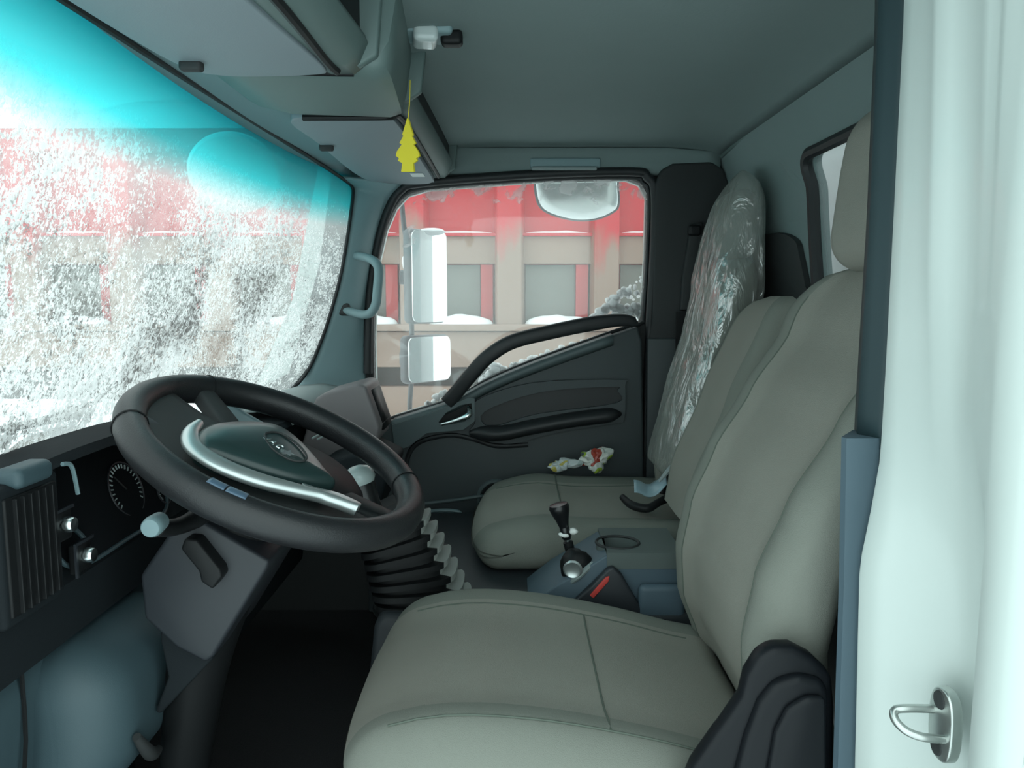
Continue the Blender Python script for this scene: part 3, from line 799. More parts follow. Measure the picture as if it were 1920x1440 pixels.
# ================================================================ SEATS
def fab_mi(lo, hi):
    return lambda s: 0 if lo < s < hi else 1
def backrest(parent, yc, hw, prof, thick, ztop, zbot, bol=.035, narrow=0, name='backrest', seams=True):
    """prof: list (z, x_front at the bolster)"""
    NT = 44; secs = []
    zz = [zbot+(ztop-zbot)*i/40 for i in range(41)]
    def xf(z):
        T_ = prof
        for (a, b), (c, d) in zip(T_, T_[1:]):
            if z <= c:
                t = max(0, (z-a)/(c-a)); t = t*t*(3-2*t)*.35+t*.65
                return b+(d-b)*t
        return T_[-1][1]
    rnd = .085
    def section(z, scale):
        o_ = []
        w_ = (hw-narrow*max(0, (z-zbot)/(ztop-zbot)))*(.35+.65*scale)
        th = thick*(.25+.75*scale)
        xm = xf(z)+thick/2+(1-scale)*.01
        for k in range(NT):
            q = 2*math.pi*k/NT; c, s = math.cos(q), math.sin(q)
            yy = math.copysign(abs(c)**.55, c); xx = math.copysign(abs(s)**.6, s)
            x = xm+xx*th/2
            if s < 0:
                u = max(0, min(1, (.86-abs(yy))/.34)); u = u*u*(3-2*u)
                x += bol*u*scale
            o_.append(V(x, yc+yy*w_, z))
        return o_
    for z in zz:
        secs.append(section(z, 1 if z < ztop-rnd else math.sqrt(max(.0, 1-((z-(ztop-rnd))/rnd)**2))))
    def mi(i, j):
        q = 2*math.pi*(j+.5)/NT; c, s = math.cos(q), math.sin(q)
        return 0 if (s < 0 and abs(math.copysign(abs(c)**.55, c)) < .72) else 1
    o = loft(name, secs, [M['fabA'], M['fabB']], parent, matfn=mi, smooth=70)
    if seams:
        for sgn in (-1, 1):
            kk = min(range(NT), key=lambda k: abs(math.copysign(abs(math.cos(2*math.pi*k/NT))**.55, math.cos(2*math.pi*k/NT))-sgn*.74)+(9 if math.sin(2*math.pi*k/NT) > 0 else 0))
            tube('seam', [secs[i][kk] for i in range(1, 38)], .0014, M['seam'], o, seg=6)
    return o, secs
def cushion(parent, x0, x1, y0, y1, ztop, h, r, crown=.02, bol=.02, front_drop=.03, name='cushion', prof=None):
    cx, cy = (x0+x1)/2, (y0+y1)/2
    def fn(p):
        u = p.x/((x1-x0)/2); v = p.y/((y1-y0)/2)
        z = p.z
        if p.z > 0:
            z += bol*math.exp(-((abs(v)-.78)/.16)**2)+crown*(1-u*u)*.5
            if prof:
                X = p.x+cx; T_ = prof
                q = T_[-1][1]
                for (a, b), (c, d) in zip(T_, T_[1:]):
                    if X <= c:
                        t = max(0, (X-a)/(c-a)); q = b+(d-b)*t; break
                z += q-ztop
            else:
                z -= front_drop*max(0, -u-.35)**2/.42
                z += .012*math.exp(-((u+.55)/.3)**2)
        x = p.x + (.04*(1-abs(v)**3)*-1 if u < -.5 else 0)*min(1, (-u-.5)*2)
        return (x, p.y, z)
    bm = rbox_bm((x1-x0, y1-y0, h), r, 14, 6)
    for f in bm.faces:
        c = f.calc_center_median()
        f.material_index = 0 if (abs(c.y) < (y1-y0)/2*.62) else 1
    for v in bm.verts:
        v.co = Vector(fn(v.co))+V(cx, cy, ztop-h/2)
    o = link(name, bm, [M['fabA'], M['fabB']], parent, smooth=70)
    return o, fn, V(cx, cy, ztop-h/2)

# driver's seat
ds = root('driver_seat', V(.1, 1.1, ZF), 'beige cloth driver seat with tall backrest and headrest beside the white pillar', 'seat')
dprof = [(-.70, .385), (-.653, .352), (-.593, .312), (-.516, .284), (-.438, .279), (-.348, .294), (-.259, .330), (-.154, .390), (-.057, .452), (.05, .49)]
db, dsecs = backrest(ds, 1.095, .24, dprof, .13, .055, -.62, bol=.03)
cprof = crv([Vector(p) for p in [(-.22, -.565, 0), (-.16, -.545, 0), (-.08, -.527, 0), (.04, -.534, 0), (.18, -.560, 0), (.30, -.590, 0), (.40, -.60, 0)]], 40)
cprof = [(p.x, p.y-.008) for p in cprof]
dc, fn, cc = cushion(ds, -.195, .37, .84, 1.345, -.535, .15, .055, crown=.004, bol=.014, prof=cprof)
def on_cush(fn, cc, hh, x, y): 
    q = Vector(fn(Vector((x-cc.x, y-cc.y, hh)))); return q+cc
for yy in (.885, 1.25):
    tube('seam', [on_cush(fn, cc, .0755, -.145+.45*i/14, yy) for i in range(15)], .0015, M['seam'], dc, seg=6)
tube('seam', [on_cush(fn, cc, .0755, .125, .885+.365*i/10) for i in range(11)], .0015, M['seam'], dc, seg=6)
# headrest
def hfn(p): return (p.x+.10*(p.z), p.y*(1-.25*max(0, p.z/.13)**2), p.z)
rbox('headrest', V(.560, 1.095, .165), (.12, .25, .25), .058, M['fabA'], ds, fn=hfn, m=8, smooth=70)
for y in (1.04, 1.15):
    tube('headrest_post', [V(.55, y, 0), V(.565, y, .08)], .006, M['chrome'], ds, seg=8)
rbox('seat_base', V(.09, 1.1, -.80), (.46, .46, .30), .03, M['knee'], ds, m=4)
# recliner cover on the near side, moulded in rounded steps
cover = [(1300, 1440), (1345, 1376), (1352, 1368), (1392, 1310), (1402, 1268), (1425, 1230), (1452, 1214), (1490, 1214), (1525, 1232), (1563, 1268), (1568, 1330), (1564, 1560), (1250, 1560)]
rc = prism('recliner_cover', [P(a, b, .812) for a, b in cover], (0, .028, 0), M['recl'], ds, bev=.01)
cv2 = [(1380, 1460), (1400, 1385), (1425, 1320), (1455, 1282), (1500, 1268), (1545, 1278), (1556, 1300), (1556, 1560), (1360, 1560)]
r2 = prism('cover_step', [P(a, b, .800) for a, b in cv2], (0, .02, 0), M['recl'], rc, bev=.009)
cv3 = [(1440, 1460), (1455, 1375), (1478, 1330), (1515, 1308), (1550, 1310), (1552, 1560), (1425, 1560)]
prism('cover_step', [P(a, b, .790) for a, b in cv3], (0, .012, 0), M['recl'], rc, bev=.009)

# bench seat with folding middle back and plastic-wrapped outer back
bs = root('bench_seat', V(.2, 1.8, ZF), 'beige cloth passenger bench with its outer backrest wrapped in clear plastic', 'seat')
bc, fn2, cc2 = cushion(bs, -.06, .46, 1.575, 2.1, -.512, .088, .04, crown=.012, bol=.010, front_drop=.02)
tube('seam', [on_cush(fn2, cc2, .0445, .12, 1.62+.43*i/10) for i in range(11)], .002, M['seam'], bc, seg=6)
tube('seam', [on_cush(fn2, cc2, .0445, -.02+.42*i/14, 1.99-.02*math.sin(i/4)) for i in range(15)], .002, M['seam'], bc, seg=6)
mprof = [(-.55, .33), (-.38, .355), (-.2, .425), (-.04, .49), (.05, .525)]
mb, _ = backrest(bs, 1.585, .125, mprof, .10, .005, -.46, bol=.008, name='middle_backrest', seams=False)
oprof = [(-.55, .39), (-.42, .378), (-.32, .40), (-.2, .43), (-.1, .463), (.02, .488), (.12, .505), (.25, .53)]
ob, osec = backrest(bs, 1.90, .145, oprof, .10, .10, -.5, bol=.015, name='outer_backrest', seams=False)
rbox('outer_headrest', V(.557, 1.90, .18), (.08, .17, .17), .04, M['fabA'], bs, m=6, smooth=70)
# wrap: wrinkled film bag over backrest and headrest
def wrap():
    NT = 56; secs = []
    N_ = 60
    for i in range(N_+1):
        z = -.46+(.315+.46)*i/N_
        # front and rear x, half width
        def it(T_):
            for (a, b), (c, d) in zip(T_, T_[1:]):
                if z <= c: return b+(d-b)*(z-a)/(c-a)
            return T_[-1][1]
        xf_ = it([(-.46, .40), (-.42, .362), (-.32, .382), (-.2, .415), (-.1, .448), (.02, .472), (.12, .49), (.2, .505), (.28, .53), (.315, .55)])
        xb_ = it([(-.46, .50), (-.32, .53), (-.1, .59), (.05, .605), (.12, .61), (.2, .61), (.28, .605), (.315, .59)])
        hw_ = it([(-.46, .12), (-.40, .16), (-.1, .162), (.05, .158), (.12, .135), (.2, .118), (.28, .105), (.315, .085)])
        e = 1
        if i > N_-7: e = math.sqrt(max(.02, 1-((i-(N_-7))/7)**2))
        c0 = (xf_+xb_)/2; r = []
        for k in range(NT):
            q = 2*math.pi*k/NT; c, s = math.cos(q), math.sin(q)
            x = math.copysign(abs(s)**.6, s)*(xb_-xf_)/2*e; y = math.copysign(abs(c)**.6, c)*hw_*e
            nn = noise.noise(Vector((x*14, y*14, z*5)))*.012+.006*noise.noise(Vector((x*40+9, y*40, z*14)))
            if e == 1: nn += .004*abs(noise.noise(Vector((x*22, y*22, z*30))))
            f = 1+nn/.1
            r.append(V(c0+x*f, 1.90+y*f, z))
        secs.append(r)
    return secs
loft('plastic_wrap', wrap(), M['wrap'], bs, smooth=50)

# ================================================================ DASHBOARD
da = root('dashboard', V(-.65, 1.35, -.9), 'dark plastic dashboard with hooded instrument cluster under the frosted windscreen', 'dashboard')
def dsec(Y):
    b = max(0, 1-((Y-1.10)/.34)**4) if abs(Y-1.10) < .34 else 0     # instrument hood
    t = min(1, max(0, (Y-1.45)/.15))                                # passenger side
    top = -.265+.065*b+.0*t
    fx = -.62+.11*t
    xw = wsx(Y, -.33)+.01
    return [V(xw, Y, -.30), V(xw+.05, Y, -.275+.02*b), V(-.68+.1*t, Y, top-.004), V(-.635+.1*t, Y, top), V(-.60+.1*t, Y, top-.004), V(-.592+.1*t, Y, top-.016),
            V(-.61-.045*b+.1*t, Y, top-.024), V(-.688+.163*t, Y, -.262+.03*b-.02*t), V(-.620+.10*t, Y, -.382), V(fx+.008, Y, -.39), V(fx+.004, Y, -.47), V(-.655+.08*t, Y, -.485), V(-.69+.08*t, Y, -.75), V(-.80, Y, -.80)]
secs = [dsec(.62+1.48*i/60) for i in range(61)]
loft('dash_body', secs, M['dash'], da, smooth=35)
# pale top seen at the far corner of the windscreen
rows = []
for i in range(9):
    Y = 1.62+.5*i/8
    rows.append([V(wsx(Y, -.3)+.01, Y, -.262), V(-.60, Y, -.248), V(-.54, Y, -.243), V(-.50, Y, -.250), V(-.48, Y, -.275)])
sheet('dash_top', rows, M['cream'], da, thick=.006, off=0)
# end pod with vent
pd_ = [(590, 748), (606, 738), (672, 720), (686, 724), (712, 800), (708, 828), (640, 860), (560, 850)]
pod = prism('end_pod', [P(a, b, 1.76) for a, b in pd_], (.0, .17, 0), M['pod'], da, bev=.008)
sheet('pod_side_vent', [[P(a, b, 1.80)+Vector((.006+k*.0, .0+k, 0)) for a, b in [(690, 732), (704, 775), (714, 806)]] for k in (0, .11)], M['black'], da, thick=.006, off=0)
# instrument cluster pieces
def CF(y, s, off=0.0):   # point on the cluster face: y across, s 0 top .. 1 bottom
    return V(-.675+.060*s+off, y, -.238-.140*s)
nrm = Vector((.95, 0, .33)).normalized()
ic = root('instrument_cluster', CF(1.14, .5), 'black instrument cluster with round gauges and tick marks behind the steering wheel', 'gauges')
fp = crv([CF(y, s, .004) for y, s in [(1.0, .95), (.985, .5), (1.0, .12), (1.08, .02), (1.16, .0), (1.24, .05), (1.30, .3), (1.31, .6), (1.28, .95), (1.14, 1.0)]], 60, True)
prism('cluster_face', fp, nrm*.004, M['cluster'], ic)
tube('bezel', [p+nrm*.004 for p in fp], .0035, M['dash_low'], ic, closed=True, seg=8)
def gauge(y, s, r):
    c = CF(y, s, .010); u = Vector((0, 1, 0)); v_ = nrm.cross(u)
    gq = link('gauge', tube_bm(bmesh.new(), [c+r*(math.cos(q)*u+math.sin(q)*v_) for q in [2*math.pi*k/40 for k in range(40)]], .0016, 6, True), M['knee'], ic)
    bm = bmesh.new()
    for k in range(22):
        q = math.radians(-215+k*250/21); d = math.cos(q)*u-math.sin(q)*v_
        tube_bm(bm, [c+d*r*.78, c+d*r*.93], .0013, 4)
    link('tick_marks', bm, M['knobgrey'], gq)
    link('needle', tube_bm(bmesh.new(), [c, c+(math.cos(2.2)*u+math.sin(2.2)*v_)*r*.7], .0013, 5), M['bdark'], gq)
gauge(1.20, .52, .046); gauge(1.30, .75, .02)
tube('cluster_trim', crv([CF(y, s, .012) for y, s in [(.99, .35), (1.02, .5), (1.045, .75), (1.04, .98)]], 16), .0035, M['dash_low'], ic, seg=8)
# two round switches left of the cluster
for n_, (px, py) in enumerate(((95, 990), (130, 1050))):
    Y = .60/(960-px)*F; c = V(-.60, Y-.012, (560-py)/F*Y+0)
    sw_ = root('dash_switch', c, ['upper', 'lower'][n_]+' rocker switch with silver knob beside the instrument cluster', 'switch', 'dash switches beside the cluster')
    rbox('switch_bezel', c+Vector((.002, 0, 0)), (.012, .038, .042), .004, M['black'], sw_, m=2)
    lathe('switch_knob', [(.011, 0), (.011, .012), (.009, .016), (.001, .017)], c+Vector((.006, 0, .002)), (1, 0, 0), M['chrome'], sw_, seg=18)
    prism('switch_frame', [c+Vector((.007, -.022, .024)), c+Vector((.007, .022, .024)), c+Vector((.007, .022, .020)), c+Vector((.007, -.018, .020)), c+Vector((.007, -.018, -.024)), c+Vector((.007, -.022, -.024))], (.003, 0, 0), M['knee'], sw_)
# left vent
vt = sub_root('air_vent', V(-.60, .90, -.35), da)
rbox('vent_frame', V(-.607, .895, -.305), (.03, .12, .17), .008, M['dash'], vt, m=3)
rbox('vent_opening', V(-.594, .895, -.305), (.010, .10, .145), .003, M['black'], vt, m=2)
for k in range(6):
    rbox('vent_slat', V(-.589, .86+k*.014, -.305), (.010, .003, .14), .001, M['black'], vt, m=1)
tube('vent_corner', [V(-.588, .958, -.215), V(-.586, .975, -.222), V(-.586, .985, -.262)], .003, M['bluegrey'], vt, n=10, seg=6)
rbox('vent_cap', V(-.60, .90, -.214), (.035, .07, .026), .01, M['dash_low'], vt, m=2)
# lower dash: blue-grey panels and knee bulge
ld = sub_root('lower_dash_panel', V(-.62, 1.0, -.9), da)
rows = []
for i in range(17):
    Y = .64+.62*i/16
    rows.append([V(-.66, Y, -.46), V(-.645, Y, -.52), V(-.655, Y, -.60), V(-.67, Y, -.70), V(-.69, Y, -.9)])
sheet('kick_panel', rows, M['dash_low'], ld, thick=.008, off=0)
def bul(p):
    u = p.z/.13
    return (p.x+(-.03*u*u), p.y, p.z)
rbox('knee_bulge', V(-.62, 1.10, -.60), (.16, .30, .24), .075, M['dash_low'], ld, fn=bul, m=8, smooth=70)
tube('bulge_recess', [V(-.535, 1.0, -.62), V(-.532, 1.03, -.665), V(-.545, 1.08, -.69)], [.006, .010, .006], M['bdark'], ld, n=14, seg=10)
tube('panel_joint', [V(-.64, .925, -.47), V(-.64, .92, -.6), V(-.665, .91, -.72), V(-.68, .905, -.88)], .003, M['black'], ld, n=12, seg=6)

# column covers
colr = root('steering_column', V(-.50, 1.12, -.6), 'dark steering column shroud with grey cover panel and stalks below the wheel', 'steering column')
kp = [(338, 968), (352, 962), (505, 1052), (500, 1068), (400, 1232), (385, 1244), (330, 1215), (270, 1160), (262, 1080)]
prism('column_cover', [P(a, b, 1.03) for a, b in kp], (0, .18, 0), M['knee'], colr, bev=.008)
kp2 = [(300, 1150), (400, 1235), (300, 1340), (290, 1335), (315, 1270), (300, 1200)]
prism('column_bracket', [P(a, b, 1.06) for a, b in kp2], (0, .12, 0), M['dash'], colr, bev=.004)
tube('column_shaft', [V(-.385, 1.1, -.27), V(-.44, 1.11, -.40), V(-.50, 1.12, -.60), V(-.56, 1.14, -.94)], [.055, .06, .045, .03], M['black'], colr, n=24, seg=18)
slot = [(345, 1010), (368, 1012), (412, 1068), (416, 1082), (398, 1106), (376, 1092), (372, 1072), (338, 1030)]
prism('tilt_lever', [P(a, b, 1.005) for a, b in slot], (0, .03, 0), M['black'], colr, bev=.004)
tube('signal_stalk', [V(-.43, 1.08, -.305), P(340, 985, 1.0), P(292, 990, .93)], [.016, .012, .012], M['black'], colr, n=16, seg=12)
lathe('stalk_tip', [(.012, .03), (.0135, .01), (.0125, .002), (.011, 0), (.001, -.0005)], P(281, 991, .905), (-.05, .99, .02), M['bluegrey'], colr, seg=22)
# foot pedal hanging between column and seat base
pf = root('foot_pedal', V(-.62, 1.05, -.85), 'dark foot pedal hanging in the shadow below the steering column', 'pedal')
tube('pedal_arm', [V(-.60, 1.0, -.66), V(-.58, 1.0, -.76), V(-.57, 1.0, -.86)], .008, M['black'], pf, n=12, seg=8)
rbox('pedal_pad', V(-.56, 1.0, -.88), (.02, .07, .06), .006, M['black'], pf, m=2)

# ================================================================ STEERING WHEEL
a_, b_ = .444, .089
nz = Vector((math.sin(a_)*math.cos(b_), -math.sin(b_), math.cos(a_)*math.cos(b_)))
ux = Vector((math.cos(a_), 0, -math.sin(a_))); uy = nz.cross(ux).normalized(); ux = uy.cross(nz).normalized()
R3 = Matrix((ux, uy, nz)).transposed()
WC = V(-.347, 1.10, -.233)
sw2 = root('steering_wheel', WC, 'black leather steering wheel with chrome trimmed horn pad', 'steering wheel', rot=R3)
def WL(px, py, h):
    """local wheel coordinates of the picture ray at height h over the wheel plane"""
    d = ray(px, py); o_ = Vector((0, 0, EYE)); c = WC+nz*h
    t = (c-o_).dot(nz)/d.dot(nz); p = o_+d*t
    q = R3.transposed() @ (p-WC); return Vector((q.x, q.y, h))
RR = .211
bm = bmesh.new(); NS, NT = 96, 16; g_ = []
for i in range(NS):
    q = 2*math.pi*i/NS; r = .0215; c = Vector((RR*math.cos(q), RR*math.sin(q), 0)); d = Vector((math.cos(q), math.sin(q), 0))
    g_.append([bm.verts.new(c+d*r*math.cos(2*math.pi*k/NT)+Vector((0, 0, r*1.1*math.sin(2*math.pi*k/NT)))) for k in range(NT)])
for i in range(NS):
    for k in range(NT): bm.faces.new((g_[i][k], g_[i][(k+1) % NT], g_[(i+1) % NS][(k+1) % NT], g_[(i+1) % NS][k]))
link('rim', bm, M['leather'], sw2, local=True, smooth=80)
# seams of the leather, two grey grips
for q0 in (2.55, 3.75, .5):
    d = Vector((math.cos(q0), math.sin(q0), 0)); c = d*RR
    tube('rim_stitch', [c+d*.0222*math.cos(t)+Vector((0, 0, .0242*math.sin(t))) for t in [2*math.pi*k/20 for k in range(20)]], .0012, M['black'], sw2, closed=True, seg=5, local=True)
# lower hub shell
bm = lathe_bm([(.02, -.075), (.07, -.07), (.095, -.045), (.10, -.015), (.085, .0), (.01, .005)], (0, 0, 0), (0, 0, 1), 36)
for v in bm.verts: v.co.x *= 1.25; v.co.x += .015
link('hub_shell', bm, M['black'], sw2, local=True, smooth=60)
# spokes
def spoke(ang, w0, w1, m, z0=-.03, z1=-.004, r0=.07, th=.014, name='spoke'):
    d = Vector((math.cos(ang), math.sin(ang), 0)); n_ = Vector((-d.y, d.x, 0)); secs = []
    for i in range(9):
        t = i/8; c = d*(r0+(RR-.012-r0)*t)+Vector((0, 0, z0+(z1-z0)*t)); w_ = w0+(w1-w0)*t
        secs.append([c+n_*w_*math.copysign(abs(math.cos(q))**.6, math.cos(q))+Vector((0, 0, th*math.copysign(abs(math.sin(q))**.7, math.sin(q)))) for q in [2*math.pi*k/16 for k in range(16)]])
    return loft(name, secs, m, sw2, local=True, smooth=60)
spoke(math.radians(-150), .030, .024, M['knee'])
rows = []
for i in range(41):
    q = math.radians(172+i*(332-172)/40); d = Vector((math.cos(q), math.sin(q), 0))
    rows.append([d*(.06+(RR-.008-.06)*t)+Vector((0, 0, -.004-.006*math.sin(math.pi*t)+.008*t)) for t in [k/8 for k in range(9)]])
sheet('spoke_shell', rows, M['bdark'], sw2, thick=.012, off=0, local=True, smooth=60)
spoke(math.radians(150), .022, .018, M['bdark'])
spoke(math.radians(-14), .03, .022, M['black'], z0=-.02)
# horn pad: outline traced on the pad plane, domed
pad = [(368, 822), (378, 804), (410, 794), (470, 792), (520, 800), (556, 822), (590, 856), (620, 893), (628, 904), (580, 900), (520, 888), (455, 868), (405, 850), (378, 838)]
ol = crv([WL(a, b, .030) for a, b in pad], 56, True)
cen = sum(ol, Vector())/len(ol)
secs = []
for sc, h in ((.90, -.03), (1.0, .018), (1.0, .026), (.97, .032), (.88, .037), (.6, .041), (.25, .043), (.03, .0435)):
    secs.append([Vector((cen.x+(p.x-cen.x)*sc, cen.y+(p.y-cen.y)*sc, h)) for p in ol])
pad_o = loft('horn_pad', secs, M['padteal'], sw2, local=True, smooth=60)
# chrome arc
arc = [(372, 797), (358, 812), (360, 834), (385, 856), (430, 880), (490, 902), (550, 918), (610, 934), (668, 956)]
ap = crv([WL(a, b, .026) for a, b in arc], 50); secs = []
for i, c in enumerate(ap):
    t = i/49; w_ = .007+.0085*math.sin(math.pi*min(1, t*1.15)) if t < .87 else .006+.004*(1-t)/.13
    a = ap[max(0, i-1)]; b = ap[min(49, i+1)]; d = (b-a).normalized(); n_ = Vector((-d.y, d.x, 0))
    secs.append([c+n_*w_*math.cos(q)+Vector((0, 0, .009*math.sin(q))) for q in [2*math.pi*k/12 for k in range(12)]])
loft('chrome_arc', secs, M['satin'], sw2, local=True, smooth=60)
tr2 = crv([WL(a, b, .014) for a, b in [(560, 920), (590, 928), (630, 938), (672, 958), (640, 956), (600, 944)]], 30, True)
prism('spoke_trim', tr2, (0, 0, .012), M['satin'], sw2, local=True, bev=.002)
# emblem: oval with star, and letters
em = crv([WL(a, b, .043) for a, b in [(500, 812), (525, 812), (555, 830), (574, 852), (570, 864), (545, 862), (515, 845), (498, 824)]], 36, True)
eo = tube('emblem_ring', em, .0016, M['bluegrey'], pad_o, closed=True, seg=6, local=True)
eo.data.materials[0] = M['bdark']
def star(c, r, h):
    out = []
    for k in range(10):
        q = math.pi*k/5+.3; rr = r if k % 2 == 0 else r*.42
        out.append(Vector((c.x+rr*math.cos(q), c.y+rr*math.sin(q), h)))
    return out
sc_ = WL(539, 850, .044)
prism('emblem_star', star(sc_, .012, .0425), (0, 0, .003), M['chrome'], pad_o, local=True, smooth=20)
lt = bmesh.new()
A0, A1 = WL(498, 820, .043), WL(528, 840, .043); dA = (A1-A0); wA = Vector((-dA.y, dA.x, 0)).normalized()*.012
def stroke(pts): tube_bm(lt, [A0+dA*x+wA*y for x, y in pts], .0014, 6)
stroke([(.0, .0), (.02, -.5), (.15, -.5), (.2, -.1), (.2, .5)])
stroke([(.36, -.5), (.5, .5), (.64, -.5)]); stroke([(.42, -.1), (.58, -.1)])
stroke([(1.0, .4), (.85, .5), (.78, .2), (.78, -.2), (.85, -.5), (1.0, -.4)])
link('emblem_letters', lt, M['chrome'], pad_o, local=True)
# window reflections on the rim, painted as two blue grey patches
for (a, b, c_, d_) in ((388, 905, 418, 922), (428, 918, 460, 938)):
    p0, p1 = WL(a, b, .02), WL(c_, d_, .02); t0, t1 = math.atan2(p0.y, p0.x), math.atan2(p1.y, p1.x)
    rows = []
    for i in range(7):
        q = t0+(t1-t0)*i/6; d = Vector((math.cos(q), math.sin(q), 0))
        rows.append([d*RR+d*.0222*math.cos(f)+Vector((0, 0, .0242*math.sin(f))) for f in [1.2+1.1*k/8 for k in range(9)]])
    sheet('rim_sheen_patch', rows, M['rimsheen'], sw2, thick=.0012, off=0, local=True, smooth=80)
# pointed stalk standing up behind the pad
wst = root('wiper_stalk', P(440, 785, 1.18), 'blue grey pointed stalk standing behind the horn pad', 'stalk')
prism('stalk_blade', [P(a, b, 1.30) for a, b in [(388, 744), (396, 742), (440, 762), (458, 776), (500, 800), (490, 812), (420, 812), (392, 792)]], (.0, .016, .0), M['bluegrey'], wst, bev=.004)
# pale strips of the dash behind the wheel rim
for n_, (a, b, c, d) in enumerate(((305, 768, 382, 776), (345, 786, 378, 792))):
    pass

# ================================================================ CENTRE: dash console knob, boot, gear lever, handbrake
cc0 = sub_root('center_dash', V(-.42, 1.55, -.6), da)
prism('housing', [P(a, b, 1.60) for a, b in [(600, 872), (668, 850), (730, 880), (716, 940), (680, 1010), (560, 1010), (560, 900)]], (0, .24, 0), M['dash'], cc0, bev=.01)
tube('housing_edge', [P(608, 892, 1.592), P(628, 876, 1.592), P(634, 872, 1.592)], .0025, M['bluegrey'], cc0, n=8, seg=6)
for k in range(2):
    tube('key_fin', [P(585+k*10, 822+k*2, 1.45), P(600+k*10, 814+k*2, 1.45)], .0022, M['cream'], cc0, n=6, seg=6)
kn = root('dash_gear_knob', P(690, 950, 1.33), 'rounded knob with pale grey cap on black shaft behind the wheel rim', 'knob')
kb = P(688, 945, 1.33); kt = P(672, 893, 1.33); ax_ = (kt-kb).normalized()
lathe('knob_cap', [(.026, -.014), (.030, -.006), (.029, .004), (.022, .014), (.010, .019), (.001, .020)], kt, ax_, M['knobgrey'], kn, seg=24)
lathe('knob_shaft', [(.03, -.09), (.024, -.05), (.026, -.014), (.020, -.008)], kt, ax_, M['gloss'], kn, seg=24)

# engine cover
ec = root('engine_cover', V(.1, 1.6, -.9), 'grey engine cover hump between the driver seat and bench', 'engine cover')
prism('cover_body', [V(-.30, 1.37, -.93), V(-.265, 1.37, -.62), V(-.25, 1.37, -.602), V(.5, 1.37, -.60), V(.5, 1.37, -.93)], (0, .70, 0), M['ecov'], ec, bev=.012)
# pleated bellows
pb = root('pleated_boot', V(-.18, 1.47, -.60), 'black pleated rubber boot with pale zigzag edge beside the driver seat', 'boot')
NT = 40; secs = []
c0 = P(795, 1118, 1.47); c1 = P(722, 950, 1.47)
np_ = 8
for i in range(np_*2+1):
    t = i/(np_*2); c = c0.lerp(c1, t)+Vector((0, .01*t, 0)); rx = .096+(.062-.096)*t; 
    out_ = (i % 2 == 0); k_ = 1.0 if out_ else .80
    tilt = Vector((.25, 0, 1)).normalized()
    for kk in ((0, 1) if out_ else (0, 1)):
        o_ = []
        off = (.006 if kk else -.006)
        for j in range(NT):
            q = 2*math.pi*j/NT
            x = math.copysign(abs(math.cos(q))**.5, math.cos(q))*rx*k_; y = math.copysign(abs(math.sin(q))**.5, math.sin(q))*(rx*.85)*k_
            p = c+Vector((x, y, x*.55*t*0.9))+Vector((0, 0, off)); o_.append(p)
        secs.append(o_)
def pm(i, j):
    q = (j+.5)/NT*2*math.pi
    return 1 if (math.cos(q) > .80 or (math.cos(q) < -.93 and i > 30)) else 0  # right-hand gussets paler: light from the window is painted in
loft('bellows', secs, [M['black'], M['pleatlit']], pb, matfn=pm, smooth=25)
lathe('boot_flange', [(.02, -.008), (.104, -.008), (.104, -.006), (.094, .0), (.02, .002)], c0-Vector((0, 0, .012)), (0, 0, 1), M['black'], pb, seg=40)

# centre console
co = root('center_console', V(.2, 1.46, -.6), 'blue grey console box with cup holder between driver seat and bench', 'console')
YC = 1.40
zc_ = -.489
xa, xb = (1148-960)/F*YC, (1290-960)/F*YC
prism('console_body', [V(.03, YC, -.60), P(1040, 1100, YC), P(1140, 1040, YC), V(xa, YC, zc_-.03), V(xb+.0, YC, zc_-.03), V(xb+.0, YC, -.60)], (0, .155, 0), M['pillar_low'], co, bev=.004)
hc = V(.213, 1.462, zc_); ring_ = [hc+Vector((.043*math.cos(2*math.pi*k/32), .040*math.sin(2*math.pi*k/32), 0)) for k in range(32)]
holed('console_top', [V(xa-.004, YC-.002, zc_), V(xb+.002, YC-.002, zc_), V(xb+.002, YC+.157, zc_), V(xa-.004, YC+.157, zc_)], [ring_], (0, 0, -.032), M['contop'], co, smooth=20)
tube('cup_ring', ring_, .003, M['bdark'], co, closed=True, seg=8)
lathe('cup_floor', [(.001, 0), (.042, .001), (.042, -.004)], hc-Vector((0, 0, .0305)), (0, 0, 1), M['black'], co, seg=32)
# gear lever
gv = root('gear_lever', P(1080, 1080, 1.46), 'black gear lever with knob and torn white ring on a dark boot', 'gear lever')
gb = P(1078, 1068, 1.46); gt = P(1050, 958, 1.46); gx = (gt-gb).normalized(); Lg = (gt-gb).length
lathe('knob', [(.0095, -.034), (.013, -.02), (.019, -.002), (.021, .008), (.018, .014), (.001, .016)], gt, gx, M['gloss'], gv, seg=24)
lathe('grip', [(.008, -.06), (.011, -.052), (.0095, -.034), (.006, -.03)], gt, gx, M['gloss'], gv, seg=18)
lathe('shaft', [(.0055, -.07), (.0055, -.052)], gt, gx, M['chrome'], gv, seg=12)
lathe('sleeve', [(.009, -Lg+.03), (.010, -Lg+.045), (.010, -.066), (.006, -.064)], gt, gx, M['black'], gv, seg=16)
for (a, b) in ((1057, 1003), (1076, 996)):
    lump('torn_ring', P(a, b, 1.455), (.010, .009, .006), M['paper'], gv, amp=.4, freq=90, seed=a, sub=3)
gc = P(1081, 1059, 1.43)
def bootfn(p): return p
lump('boot', gc+Vector((0, 0, -.004)), (.032, .030, .036), M['black'], gv, amp=.12, freq=40, seed=3, sub=4)
lathe('boot_eyelet', [(.012, 0), (.016, -.003), (.019, .0), (.018, .004)], P(1074, 1068, 1.392), (.2, 1, .1), M['satin'], gv, seg=24)
